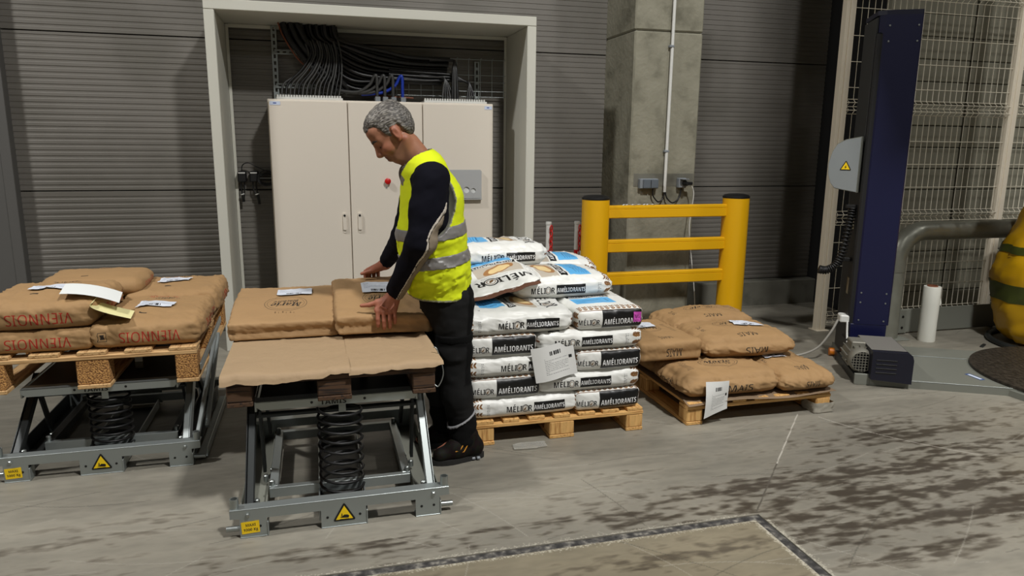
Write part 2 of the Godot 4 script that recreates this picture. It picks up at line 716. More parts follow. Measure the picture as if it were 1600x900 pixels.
	m.roughness_texture = noise_tex(0.02, [Color(0.75, 0.75, 0.75), Color(1, 1, 1)], [0.3, 0.75], 9, 512)
	return m


func joint_material() -> StandardMaterial3D:
	var m := mat("joint", Color.WHITE, 0.9)
	m.albedo_texture = noise_tex(0.03, [Color(0.15, 0.145, 0.14), Color(0.27, 0.26, 0.25), Color(0.50, 0.485, 0.45)], [0.25, 0.55, 0.85], 77, 512, 5)
	tri_planar(m, Vector3(1.2, 1.2, 1.2))
	return m


func floor_piece(parent: Node, called: String, x0: float, x1: float, z0: float, z1: float, y: float) -> void:
	var st := nst()
	var p := [Vector3(x0, y, z1), Vector3(x1, y, z1), Vector3(x1, y, z0), Vector3(x0, y, z0)]
	for t in [[0, 2, 1], [0, 3, 2]]:
		for k in t:
			var v: Vector3 = p[k]
			st.set_uv(Vector2((v.x + 2.8) / 9.2, (v.z + 6.4) / 5.2))
			st.add_vertex(v)
	st.set_uv(Vector2(0.5, 0.5))
	for k in 4:
		var a: Vector3 = p[k]
		var b: Vector3 = p[(k + 1) % 4]
		quad(st, a + Vector3.DOWN * 0.1, b + Vector3.DOWN * 0.1, b, a)
	part(called, st, M.floor, parent)


func ribbed(parent: Node, x0: float, x1: float, y0: float, y1: float, z: float) -> void:
	var st := nst()
	var pitch := 0.0435
	var y := y0 + 0.008
	cbox(st, Vector3(x0, y0 + 0.004, z - 0.05), Vector3(x1, y1 - 0.004, z - 0.004))
	var prof := [Vector2(y0 + 0.004, -0.004), Vector2(y0 + 0.006, 0.0)]
	while y + pitch < y1 - 0.006:
		prof.append(Vector2(y + 0.019, 0.0))
		prof.append(Vector2(y + 0.023, -0.0035))
		prof.append(Vector2(y + 0.037, -0.0035))
		prof.append(Vector2(y + 0.041, 0.0))
		y += pitch
	prof.append(Vector2(y1 - 0.006, 0.0))
	prof.append(Vector2(y1 - 0.004, -0.004))
	for i in prof.size() - 1:
		var a: Vector2 = prof[i]
		var b: Vector2 = prof[i + 1]
		quad(st, Vector3(x0, a.x, z + a.y), Vector3(x1, a.x, z + a.y), Vector3(x1, b.x, z + b.y), Vector3(x0, b.x, z + b.y))
	part("wall_panel", st, M.panel, parent)


func build_room() -> void:
	floor_texture()
	# floor: base, slabs around a sunk slab with a steel edged joint
	var st := nst()
	cbox(st, Vector3(-9, -0.3, -6.9), Vector3(13, -0.1, 11))
	var fl := struct("floor", st, M.concrete_dark)
	floor_piece(fl, "floor_slab", -9, 13, -6.9, -2.455, 0.0)
	floor_piece(fl, "floor_slab", 1.775, 13, -2.455, 11, 0.0)
	floor_piece(fl, "sunk_slab", -9, 1.735, -2.415, 11, -0.002)
	st = nst()
	cbox(st, Vector3(-9, -0.08, -2.455), Vector3(1.775, -0.005, -2.415))
	cbox(st, Vector3(1.735, -0.08, -2.415), Vector3(1.775, -0.005, 11))
	part("joint_filler", st, joint_material(), fl)
	# back wall: core, ribbed sandwich panels with open seams
	st = nst()
	cbox(st, Vector3(-9, -0.3, -6.9), Vector3(13, 8.2, -6.25))
	var wall := struct("wall_back", st, mat("wall_core", Color(0.06, 0.06, 0.06), 0.9))
	var seams := [0.245, 1.162, 2.322, 3.482, 4.642, 5.802, 6.962, 8.122]
	for s in seams.size() - 1:
		for span in [[-9.0, -2.46], [-2.14, 2.54], [3.13, 4.85]]:
			ribbed(wall, span[0], span[1], seams[s], seams[s + 1], -6.2)
	# base of the wall: flat sill boards on the left, a concrete upstand on the right
	for span in [[-9.0, -2.46], [-2.14, 2.54]]:
		box("sill_board", Vector3(span[0], 0.0, -6.25), Vector3(span[1], 0.235, -6.19), 0.003, M.panel_trim, wall)
	box("concrete_upstand", Vector3(3.13, -0.05, -6.25), Vector3(5.6, 0.242, -6.07), 0.008, M.concrete_dark, wall)
	# steel post in the wall on the far left
	var post := struct("trim_1", bx(Vector3(-2.46, 0, -6.25), Vector3(-2.14, 8.2, -6.09), 0.006), M.panel_trim)
	box("post_cover", Vector3(-2.20, 0, -6.11), Vector3(-2.13, 8.2, -6.08), 0.003, M.panel_trim, post)
	# concrete column
	st = nst()
	cbox(st, Vector3(2.53, -0.05, -6.26), Vector3(3.14, 2.452, -5.6), 0.012)
	var col := struct("trim_2", st, M.concrete)
	box("upper_pour", Vector3(2.53, 2.456, -6.26), Vector3(3.14, 8.2, -5.6), 0.012, M.concrete, col)
	box("grout_patch", Vector3(2.57, 1.205, -5.61), Vector3(3.125, 1.312, -5.598), 0.001, M.concrete_dark, col)
	# coarse grooved panels behind the fence, on the right
	var g := 0.19
	var y := 0.03
	st = nst()
	cbox(st, Vector3(4.82, -0.3, -6.9), Vector3(13, 8.2, -5.46))
	var wr := struct("wall_corner", st, M.wall_core)
	while y < 8.0:
		for span in [[4.80, 5.70], [5.73, 9.0]]:
			box("wall_board", Vector3(span[0], y + 0.003, -5.47), Vector3(span[1], y + g - 0.003, -5.40), 0.006, mat("corner_panel", Color(0.50, 0.49, 0.43), 0.7), wr)
		y += g
	# remaining shell, out of the picture
	struct("wall_left", bx(Vector3(-9.2, -0.3, -6.9), Vector3(-9, 8.2, 11)), M.panel)
	struct("wall_right", bx(Vector3(13, -0.3, -6.9), Vector3(13.2, 8.2, 11)), M.panel)
	struct("wall_front", bx(Vector3(-9.2, -0.3, 11), Vector3(13.2, 8.2, 11.2)), M.panel)
	struct("ceiling", bx(Vector3(-9.2, 8.0, -6.9), Vector3(13.2, 8.3, 11.2)), M.panel)


func bx(lo: Vector3, hi: Vector3, ch := 0.0) -> SurfaceTool:
	var st := nst()
	cbox(st, lo, hi, ch)
	return st


# ---------------------------------------------------------------- the wall: portal frame, cabinet, cables, barrier
func slotted(called: String, a: Vector3, b: Vector3, w: float, m: Material, parent: Node) -> void:
	# a strut channel with real slots, from a to b, facing +z
	var st := nst()
	var d := (b - a).normalized()
	var x := d.cross(Vector3.BACK).normalized()
	var xf := Transform3D(Basis(x, d, x.cross(d)), a)
	var l := (b - a).length()
	cbox(st, Vector3(-w / 2, 0, -0.02), Vector3(-w / 2 + w * 0.3, l, 0.0), 0.001, xf)
	cbox(st, Vector3(w / 2 - w * 0.3, 0, -0.02), Vector3(w / 2, l, 0.0), 0.001, xf)
	var n := int(l / 0.05)
	for i in n + 1:
		var y := l * i / n
		cbox(st, Vector3(-w * 0.2, maxf(0, y - 0.011), -0.004), Vector3(w * 0.2, minf(l, y + 0.011), -0.0005), 0.0, xf)
	part(called, st, m, parent)


func cable(called: String, label: String, group: String, pts: Array, r: float, m: Material) -> Node:
	var st := nst()
	tube(st, curve(pts, 6), r, 8)
	return tag(part(called, st, m, self), label, "cable", group)


func build_wall_things() -> void:
	# white steel portal frame round the cabinet
	var t := thing("portal_frame", "tall white sheet steel portal frame standing around the beige cabinet", "frame", Vector3(0.5, 0, -5.88))
	var xf := Transform3D(Basis(), Vector3(-0.5, 0, 5.88))
	box("jamb", Vector3(-0.694, 0, -6.188), Vector3(-0.624, 2.432, -5.56), 0.004, M.white_paint, t, xf)
	box("jamb", Vector3(1.618, 0, -6.188), Vector3(1.69, 2.432, -5.56), 0.004, M.white_paint, t, xf)
	box("header", Vector3(-0.694, 2.434, -6.188), Vector3(1.69, 2.503, -5.56), 0.004, M.white_paint, t, xf)
	box("flange", Vector3(-0.622, 0, -6.186), Vector3(-0.60, 2.43, -6.18), 0.001, M.white_paint, t, xf)
	box("flange", Vector3(1.594, 0, -6.186), Vector3(1.616, 2.43, -6.18), 0.001, M.white_paint, t, xf)
	box("flange", Vector3(-0.60, 2.405, -6.186), Vector3(1.594, 2.432, -6.18), 0.001, M.white_paint, t, xf)

	# three door electrical cabinet
	t = thing("electrical_cabinet", "beige three-door electrical cabinet inside the white portal frame", "cabinet", Vector3(0.543, 0, -5.98))
	xf = Transform3D(Basis(), Vector3(-0.543, 0, 5.98))
	box("plinth", Vector3(-0.31, 0.0, -6.15), Vector3(1.40, 0.1, -5.84), 0.004, M.dark_steel, t, xf)
	box("body", Vector3(-0.324, 0.1, -6.17), Vector3(1.412, 1.86, -5.824), 0.005, M.cabinet, t, xf)
	for d in [[-0.316, 0.256], [0.263, 0.833], [0.840, 1.404]]:
		var door := box("door", Vector3(d[0], 0.108, -5.822), Vector3(d[1], 1.85, -5.8), 0.004, M.cabinet, t, xf)
		if d[0] < 0.5:
			var hx: float = d[1] - 0.048 if d[0] < 0 else d[0] + 0.062
			var st := nst()
			prism(st, rounded(0.026, 0.135, 0.011), 0.0, 0.016, xf * Transform3D(Basis(), Vector3(hx, 0.935, -5.8)))
			prism(st, rounded(0.03, 0.165, 0.013), 0.0, 0.004, xf * Transform3D(Basis(), Vector3(hx, 0.925, -5.8)))
			part("handle", st, M.cabinet, door)
			st = nst()
			lathe(st, [Vector2(0, 0), Vector2(0.009, 0), Vector2(0.009, 0.019), Vector2(0.0, 0.019)], 12, xf * Transform3D(Basis(Vector3.RIGHT, PI / 2), Vector3(hx, 0.982, -5.8)))
			part("lock", st, M.black, door)
		if absf(d[0] - 0.263) < 0.01:
			var st := nst()
			lathe(st, [Vector2(0, 0), Vector2(0.014, 0), Vector2(0.014, 0.014), Vector2(0.024, 0.017), Vector2(0.024, 0.03), Vector2(0.018, 0.034), Vector2(0, 0.035)], 16, xf * Transform3D(Basis(Vector3.RIGHT, PI / 2), Vector3(0.55, 1.248, -5.8)))
			part("stop_button", st, M.red_plastic, door, "red stop button")
			st = nst()
			lathe(st, [Vector2(0, 0), Vector2(0.006, 0), Vector2(0.006, 0.006), Vector2(0, 0.006)], 10, xf * Transform3D(Basis(Vector3.RIGHT, PI / 2), Vector3(0.54, 1.198, -5.8)))
			part("keyhole", st, M.grey_plastic, door)
		if d[0] > 0.8:
			# grey document pocket with three round holes, open at the top
			var st := nst()
			var zf := 0.032
			var poly := PackedVector2Array([Vector2(0.0, 0.0), Vector2(0.33, 0.0), Vector2(0.33, 0.22), Vector2(0.0, 0.22)])
			var px := xf * Transform3D(Basis(), Vector3(0.975, 1.108, -5.8))
			# front: strip with holes made of ring segments
			var holes := [Vector3(0.138, 0.072, 0.028), Vector3(0.205, 0.068, 0.025), Vector3(0.262, 0.062, 0.020)]
			var cut := [poly]
			for hole in holes:
				var c := PackedVector2Array()
				for k in 20:
					c.append(Vector2(hole.x, hole.y) + Vector2.from_angle(TAU * k / 20) * hole.z)
				# open each hole with a split so that the outline stays simple
				var band := PackedVector2Array([Vector2(hole.x - 0.0002, hole.y), Vector2(hole.x + 0.0002, hole.y), Vector2(hole.x + 0.0002, -0.01), Vector2(hole.x - 0.0002, -0.01)])
				var merged = Geometry2D.merge_polygons(c, band)
				var next := []
				for q in cut:
					next.append_array(Geometry2D.clip_polygons(q, merged[0]))
				cut = next
			for q in cut:
				prism(st, q, zf - 0.003, zf, px)
			cbox(st, Vector3(0, 0, 0.001), Vector3(0.003, 0.22, zf - 0.003), 0, px)
			cbox(st, Vector3(0.327, 0, 0.001), Vector3(0.33, 0.22, zf - 0.003), 0, px)
			cbox(st, Vector3(0, 0, 0.001), Vector3(0.33, 0.003, zf - 0.003), 0, px)
			cbox(st, Vector3(-0.004, -0.012, 0.0), Vector3(0.334, -0.004, zf + 0.004), 0.001, px)
			cbox(st, Vector3(0.0, 0.0, 0.0), Vector3(0.33, 0.228, 0.001), 0, px)
			box("documents", Vector3(0.02, 0.008, 0.012), Vector3(0.30, 0.20, 0.022), 0.001, M.paper, t, Transform3D(Basis(), Vector3(-0.543, 0, 5.98)) * Transform3D(Basis(), Vector3(0.975, 1.108, -5.8)))
			part("document_pocket", st, mat("pocket_grey", Color(0.66, 0.665, 0.665), 0.5), door, "grey plastic document pocket with three round holes")
	for l in [[-0.306, 1.828, 0.075], [1.335, 1.828, 0.062]]:
		var im := Image.create_empty(64, 24, false, Image.FORMAT_RGB8)
		im.fill(Color(0.78, 0.82, 0.9))
		im.fill_rect(Rect2i(20, 8, 20, 7), Color(0.15, 0.25, 0.55))
		var o := decal("name_plate", im, Vector3(l[0] + l[2] / 2, l[1], -5.799), Vector3.RIGHT * l[2], Vector3.UP * 0.026, t)
		o.position -= t.position
	for g in [[-0.26, 0.23], [0.86, 1.37]]:
		var st := nst()
		cbox(st, Vector3(g[0], 1.86, -6.12), Vector3(g[1], 1.878, -5.86), 0.003, xf)
		var n := int((g[1] - g[0]) / 0.02)
		for i in n:
			lathe(st, [Vector2(0.009, 1.878), Vector2(0.008, 1.895), Vector2(0.0, 1.896)], 8, xf * Transform3D(Basis(), Vector3(g[0] + 0.01 + i * 0.02, 0, -5.88)))
		part("gland_plate", st, M.white_plastic, t)
	for x in [0.50, 0.56, 0.625, 0.70]:
		var st := nst()
		cbox(st, Vector3(x - 0.02, 1.86, -6.02), Vector3(x + 0.02, 1.90, -5.9), 0.003, xf)
		part("cable_gland", st, M.grey_plastic, t)

	# struts, mesh tray
	t = thing("slotted_bracket", "slotted grey strut bracket at the left end of the cable bundle", "bracket", Vector3(-0.268, 1.87, -6.16))
	slotted("upright_strut", Vector3(0, 0, 0), Vector3(-0.0, 0.56, 0), 0.042, M.zinc, t)
	slotted("cross_strut", Vector3(0.0, 0.365, 0.012), Vector3(0.30, 0.365, 0.012), 0.036, M.zinc, t)
	slotted("cross_strut", Vector3(0.0, 0.11, 0.012), Vector3(0.31, 0.11, 0.012), 0.036, M.zinc, t)
	t = thing("slotted_bracket", "single slotted grey strut on the wall above the cabinet's right door", "bracket", Vector3(1.352, 1.87, -6.16))
	slotted("upright_strut", Vector3(0, 0, 0), Vector3(0, 0.35, 0), 0.042, M.zinc, t)
	t = thing("mesh_tray", "zinc wire mesh cable tray behind the cables above the cabinet", "cable tray", Vector3(0.8, 1.9, -6.11))
	for y in [0.03, 0.075, 0.15, 0.205, 0.33]:
		var st := nst()
		tube(st, [Vector3(-0.75, y, 0), Vector3(0.79, y, 0)], 0.0028, 5)
		part("long_wire", st, M.zinc, t)
	for i in 16:
		var st := nst()
		var x := -0.73 + i * 0.1
		tube(st, [Vector3(x, 0.335, 0.05), Vector3(x, 0.335, 0.002), Vector3(x, 0.02, 0.002)], 0.0028, 5)
		part("cross_wire", st, M.zinc, t)

	build_cables()

	# plugs at the left of the cabinet
	t = thing("power_strip", "black power strip on the wall left of the cabinet", "power strip", Vector3(-0.45, 1.27, -6.185))
	box("housing", Vector3(-0.02, -0.03, 0), Vector3(0.13, 0.03, 0.05), 0.006, M.black, t)
	for y in [-0.012, 0.012]:
		box("metal_edge", Vector3(0.0, y - 0.003, 0.05), Vector3(0.125, y + 0.003, 0.053), 0.0, M.zinc, t)
	for k in 2:
		var x := -0.563 + k * 0.09
		t = thing("power_adapter", ["black mains adapter left of the cabinet, the one nearer the portal frame", "black mains adapter left of the cabinet, the one nearer the cabinet"][k], "adapter", Vector3(x, 1.27, -6.185), 0, "mains adapters")
		box("body", Vector3(-0.033, -0.043, 0.0), Vector3(0.033, 0.043, 0.075), 0.008, M.black, t)
		box("label", Vector3(-0.026, 0.026, 0.0745), Vector3(0.026, 0.035, 0.0765), 0.0, M.white_plastic, t)
		for s in [-0.012, 0.014]:
			var st := nst()
			tube(st, curve([Vector3(s, -0.04, 0.04), Vector3(s * 0.9, -0.1, 0.045), Vector3(s * 0.5 + 0.02 * k, -0.15, 0.05), Vector3(s * 0.4 + 0.03 * k, -0.2 - 0.02 * k, 0.05)]), 0.006, 6)
			part("hanging_lead", st, M.black_cable, t)
		var st2 := nst()
		tube(st2, [Vector3(-0.006 + 0.02 * k, -0.135, 0.05), Vector3(-0.004 + 0.02 * k, -0.142, 0.05)], 0.017, 8)
		part("cable_tie", st2, M.white_plastic, t)
	cable("looped_lead", "thin black lead looping over the two mains adapters", "", [Vector3(-0.565, 1.31, -6.14), Vector3(-0.555, 1.36, -6.14), Vector3(-0.51, 1.378, -6.13), Vector3(-0.44, 1.345, -6.12), Vector3(-0.385, 1.318, -6.11), Vector3(-0.34, 1.30, -6.11)], 0.004, M.black_cable)
	for k in 3:
		cable("coiled_lead", "black lead coiled beside the power strip at the cabinet's left edge", "coiled leads by the power strip", loop(Vector3(-0.375, 1.27 - 0.012 * k, -6.105 + 0.009 * k), 0.065, 0.05 - 0.004 * k), 0.005, M.black_cable)

	# sticker right of the frame
	var im := Image.create_empty(48, 80, false, Image.FORMAT_RGB8)
	im.fill(Color(0.75, 0.7, 0.68))
	im.fill_rect(Rect2i(10, 8, 26, 18), Color(0.08, 0.08, 0.09))
	im.fill_rect(Rect2i(6, 36, 36, 8), Color(0.55, 0.25, 0.22))
	im.fill_rect(Rect2i(6, 54, 36, 14), Color(0.62, 0.45, 0.42))
	tag(decal("notice_sticker", im, Vector3(1.755, 1.458, -6.196), Vector3.RIGHT * 0.036, Vector3.UP * 0.06, self), "small pale notice sticker on the wall right of the portal frame", "sticker")

	# column: conduit, sockets, leads
	t = thing("conduit", "thin grey conduit pipe running down the concrete column", "pipe", Vector3(2.849, 1.157, -5.578))
	var st := nst()
	tube(st, [Vector3(0, 0, 0), Vector3(0.012, 3.0, 0)], 0.0135, 10)
	part("pipe", st, M.white_plastic, t)
	for y in [0.33, 1.17]:
		st = nst()
		cbox(st, Vector3(-0.022, y, -0.022), Vector3(0.018, y + 0.02, 0.016), 0.004)
		part("clip", st, M.grey_plastic, t)
	t = thing("double_socket", "grey double wall socket with two lids left of the conduit", "socket", Vector3(2.70, 1.23, -5.6))
	box("box", Vector3(-0.09, -0.042, 0.002), Vector3(0.075, 0.042, 0.05), 0.006, M.grey_plastic, t)
	box("lid", Vector3(-0.066, -0.037, 0.05), Vector3(-0.002, 0.037, 0.066), 0.006, mat("lid_grey", Color(0.36, 0.39, 0.42), 0.45), t)
	box("lid", Vector3(0.006, -0.037, 0.05), Vector3(0.07, 0.037, 0.066), 0.006, M.lid_grey, t)
	t = thing("single_socket", "grey single wall socket right of the conduit with its lid open", "socket", Vector3(3.0, 1.235, -5.6))
	box("box", Vector3(-0.035, -0.042, 0.002), Vector3(0.035, 0.042, 0.055), 0.006, M.grey_plastic, t)
	box("lid", Vector3(-0.03, 0.03, 0.05), Vector3(0.03, 0.037, 0.11), 0.002, M.grey_plastic, t)
	t = thing("plug", "black plug pushed into the single wall socket", "plug", Vector3(3.01, 1.232, -5.54))
	st = nst()
	lathe(st, [Vector2(0, 0), Vector2(0.02, 0), Vector2(0.02, 0.035), Vector2(0.012, 0.06), Vector2(0, 0.062)], 12, Transform3D(Basis(Vector3.RIGHT, PI / 2) , Vector3.ZERO))
	cbox(st, Vector3(-0.005, -0.012, 0.02), Vector3(0.055, 0.014, 0.05), 0.008)
	part("body", st, M.black, t)
	cable("socket_lead", "black lead looping from the conduit up to the double socket", "", [Vector3(2.735, 1.19, -5.57), Vector3(2.738, 1.13, -5.565), Vector3(2.785, 1.078, -5.56), Vector3(2.83, 1.105, -5.565), Vector3(2.845, 1.158, -5.57)], 0.006, M.black_cable)
	cable("socket_lead", "black lead looping from the conduit up to the single socket", "", [Vector3(2.852, 1.158, -5.57), Vector3(2.868, 1.105, -5.56), Vector3(2.92, 1.068, -5.555), Vector3(2.98, 1.11, -5.565), Vector3(3.002, 1.19, -5.57)], 0.006, M.black_cable)
	cable("white_lead", "thin white lead hanging from the black plug to the floor", "", [Vector3(3.06, 1.22, -5.51), Vector3(3.082, 1.15, -5.5), Vector3(3.07, 1.0, -5.5), Vector3(3.06, 0.85, -5.5), Vector3(3.085, 0.6, -5.48), Vector3(3.10, 0.3, -5.42), Vector3(3.10, 0.05, -5.38), Vector3(3.06, 0.006, -5.3), Vector3(3.0, 0.006, -5.15)], 0.004, M.white_plastic)

	# yellow barrier
	t = thing("safety_barrier", "yellow safety barrier of two round posts and three rails before the column", "barrier", Vector3(2.69, 0, -5.2))
	for x in [-0.611, 0.611]:
		st = nst()
		lathe(st, [Vector2(0, 0.006), Vector2(0.106, 0.006), Vector2(0.106, 1.135), Vector2(0.102, 1.138), Vector2(0, 1.138)], 32, Transform3D(Basis(), Vector3(x, 0, 0)))
		var p := part("post", st, M.yellow, t)
		st = nst()
		lathe(st, [Vector2(0.107, 1.132), Vector2(0.108, 1.145), Vector2(0.095, 1.158), Vector2(0.06, 1.166), Vector2(0, 1.169)], 32, Transform3D(Basis(), Vector3(x, 0, 0)))
		part("cap", st, M.black, p)
		box("foot_plate", Vector3(x - 0.13, 0, -0.13), Vector3(x + 0.13, 0.008, 0.13), 0.002, M.dark_steel, t)
	for y in [0.986, 0.718, 0.456]:
		var poly := PackedVector2Array([Vector2(-0.026, 0), Vector2(0.026, 0), Vector2(0.032, 0.006), Vector2(0.032, 0.068), Vector2(0.028, 0.071), Vector2(0.032, 0.074), Vector2(0.032, 0.092), Vector2(0.026, 0.098), Vector2(-0.026, 0.098), Vector2(-0.032, 0.092), Vector2(-0.032, 0.006)])
		st = nst()
		prism(st, poly, -0.511, 0.511, Transform3D(Basis(Vector3(0, 0, 1), Vector3.UP, Vector3(-1, 0, 0)), Vector3(0, y, 0)))
		part("rail", st, M.yellow, t)
	var rng := RandomNumberGenerator.new()
	rng.seed = 8
	for k in 5:
		var c := Vector3(2.32 + 0.058 * k, 1.0855, -5.19 + rng.randf_range(-0.01, 0.012))
		var rows := []
		for i in 3:
			var line := []
			for j in 4:
				line.append(c + Vector3((j - 1.5) * 0.013, absf(sin(j * 1.7 + k)) * 0.008, (i - 1) * 0.012 + rng.randf_range(-0.002, 0.002)))
			rows.append(line)
		st = nst()
		sheet(st, rows, 0.001)
		tag(part("paper_scrap", st, M.paper, self), "small torn paper scrap lying on the yellow barrier's top rail", "scrap", "paper scraps on the top rail")

	# red and white chain posts behind the sacks, each with its chain hung down along it
	for k in 2:
		var x: float = [1.792, 2.035][k]
		t = thing("chain_post", ["red and white plastic chain post left of the other, behind the white sacks", "red and white plastic chain post right beside the yellow barrier"][k], "post", Vector3(x, 0, -5.48), 0, "chain posts")
		st = nst()
		lathe(st, [Vector2(0.085, 0), Vector2(0.10, 0.01), Vector2(0.095, 0.05), Vector2(0.03, 0.06), Vector2(0.0, 0.06)], 20)
		part("foot", st, M.black, t)
		for seg in 4:
			st = nst()
			lathe(st, [Vector2(0.021, 0.06 + seg * 0.215), Vector2(0.021, 0.06 + (seg + 1) * 0.215)], 14)
			part("pole_band", st, [M.red_plastic, M.white_plastic, M.red_plastic, M.white_plastic][seg], t)
		st = nst()
		lathe(st, [Vector2(0.024, 0.915), Vector2(0.024, 0.935), Vector2(0.0, 0.938)], 14)
		part("cap", st, M.white_plastic, t)
		t = thing("plastic_chain", ["red and white plastic chain hanging down the left chain post", "red and white plastic chain hanging down the chain post at the barrier"][k], "chain", Vector3(x + 0.012, 0.915, -5.445), 0, "plastic chains")
		for i in 13:
			st = nst()
			var c := Vector3(0.0, -0.03 - 0.042 * i, 0)
			var u := Vector3(1, 0, 0).rotated(Vector3.UP, 0.5 + (i % 2) * PI / 2)
			var ring := []
			for q in 12:
				var a := TAU * q / 12
				ring.append(c + u * cos(a) * 0.012 + Vector3.UP * sin(a) * 0.026)
			tube(st, ring, 0.005, 6, true)
			part("link", st, M.red_plastic if i < 5 else M.white_plastic, t)


func loop(c: Vector3, rx: float, ry: float) -> Array:
	var out := []
	for i in 17:
		var a := TAU * i / 12.0
		out.append(c + Vector3(cos(a) * rx, sin(a) * ry, 0.003 * i))
	return out


func decal(called: String, im: Image, c: Vector3, u: Vector3, v: Vector3, parent: Node, th := 0.001) -> MeshInstance3D:  # a printed plate: u to the right, v up
	var st := nst()
	var rows := []
	var n := u.cross(v).normalized()
	var o := c
	for i in 2:
		var line := []
		for j in 2:
			line.append(u * (j - 0.5) - v * (i - 0.5) + n * th)
		rows.append(line)
	sheet(st, rows, th)
	var m := StandardMaterial3D.new()
	m.albedo_texture = texture(im)
	m.roughness = 0.6
	m.texture_repeat = false
	var r := part(called, st, m, parent)
	r.position = o
	return r


func build_cables() -> void:
	var rng := RandomNumberGenerator.new()
	rng.seed = 12
	# thick bundle: down from the roof of the frame, then off to the right
	for i in 22:
		var f := i / 21.0
		var layer := i % 3
		var x0 := lerpf(-0.22, 0.20, f) + rng.randf_range(-0.01, 0.01)
		var lvl := lerpf(1.955, 2.225, f) + rng.randf_range(-0.012, 0.012)
		var z := -6.085 + layer * 0.036
		var pts := [Vector3(x0, 2.432, z), Vector3(x0 + 0.03, 2.33, z), Vector3(lerpf(0.05, 0.38, f), lerpf(2.10, 2.30, f), z + 0.01), Vector3(lerpf(0.28, 0.60, f), lvl + 0.03 * f, z), Vector3(0.78, lvl - 0.005, z), Vector3(1.0 + 0.1 * f, lvl - 0.008, z)]
		if f < 0.3:
			pts[4] = Vector3(0.5, lvl - 0.01, z)
			pts[5] = Vector3(0.62 + 0.1 * f, lvl - 0.012, z)
			pts[3] = Vector3(0.30, lvl, z)
		cable("power_cable", "thick black cable of the bundle sweeping right above the cabinet", "thick black cables above the cabinet", pts, rng.randf_range(0.013, 0.019), M.black_cable)
	for k in 3:
		var f := k / 2.0
		cable("steel_hose", "black corrugated hose at the left edge of the cable bundle", "corrugated hoses in the cable bundle", [Vector3(-0.19 + 0.05 * k, 2.432, -5.99), Vector3(-0.14 + 0.06 * k, 2.3, -5.985), Vector3(0.0 + 0.06 * k, 2.12, -5.98), Vector3(0.10 + 0.06 * k, 2.02, -6.0), Vector3(0.2 + 0.06 * k, 1.94, -6.05)], 0.022, M.black)
	cable("copper_cable", "orange copper coloured cable along the left edge of the bundle", "", [Vector3(-0.225, 2.432, -6.0), Vector3(-0.19, 2.33, -5.995), Vector3(-0.09, 2.17, -5.99), Vector3(0.03, 2.07, -6.0), Vector3(0.2, 1.985, -6.04), Vector3(0.45, 1.925, -6.06), Vector3(0.8, 1.905, -6.06)], 0.006, M.copper_cable)
	# thin grey and black drops into the left gland plate
	for i in 15:
		var f := i / 14.0
		var xe := lerpf(-0.22, 0.20, f)
		var xs := lerpf(0.02, 0.26, f)
		var h := rng.randf_range(-0.02, 0.02)
		cable("control_cable", "thin grey and black control cable dropping into the cabinet's left top", "control cables at the left gland plate", [Vector3(xs - 0.05, 2.30 + h, -5.975), Vector3(xs - 0.03, 2.2 + h, -5.955), Vector3(lerpf(xs, xe, 0.45), 2.08 + h, -5.94), Vector3(xe + 0.02, 1.98, -5.92), Vector3(xe, 1.89, -5.9)], rng.randf_range(0.006, 0.009), M.grey_cable if i % 3 != 1 else M.black_cable)
	# four thick ones bent over into their own glands
	for k in 4:
		var x: float = [0.50, 0.56, 0.625, 0.70][k]
		var m: Material = M.blue_cable if k == 3 else M.grey_cable
		cable("supply_cable", ["black supply cable bent over into the cabinet's middle top, leftmost of four", "grey supply cable bent down into the cabinet's middle top, second from left", "grey supply cable beside the blue one above the cabinet", "bright blue cable bent down into the top of the cabinet"][k], "", [Vector3(x - 0.32, 1.95 - 0.01 * k, -6.0), Vector3(x - 0.16, 1.935, -5.98), Vector3(x - 0.06, 1.99, -5.97), Vector3(x - 0.025, 2.05, -5.965), Vector3(x - 0.008, 2.066, -5.96), Vector3(x - 0.0, 2.045, -5.96), Vector3(x, 1.98, -5.96), Vector3(x, 1.895, -5.96)], 0.0125, m)
	# drops into the right gland plate
	for i in 12:
		var g := 0 if i < 5 else (1 if i < 8 else 2)
		var top: float = [2.055, 2.19, 2.03][g]
		var x: float = [1.045, 1.125, 1.245][g]
		var j: int = i - [0, 5, 8][g]
		var xe: float = x + (j - 1.5) * 0.022
		cable("control_cable", "thin black control cable dropping into the cabinet's right top", "control cables at the right gland plate", [Vector3(x - 0.2, top + 0.01 + 0.005 * j, -6.0), Vector3(x - 0.05, top + 0.012, -5.97), Vector3(x - 0.005, top, -5.95), Vector3(lerpf(x, xe, 0.6), top - 0.07, -5.93), Vector3(xe, 1.885, -5.9)], 0.0075 if g != 1 else 0.011, M.black_cable if i % 3 != 0 else M.grey_cable)
	for k in 3:
		cable("power_cable", "black cable running level to the cabinet's right drops", "black cables to the right drops", [Vector3(0.6, 2.045 + 0.035 * k, -6.0), Vector3(0.9, 2.04 + 0.03 * k, -5.99), Vector3(1.1, 2.05 + 0.02 * k, -5.985), Vector3(1.2, 2.045, -5.97), Vector3(1.245, 2.02, -5.955)], 0.011, M.black_cable)


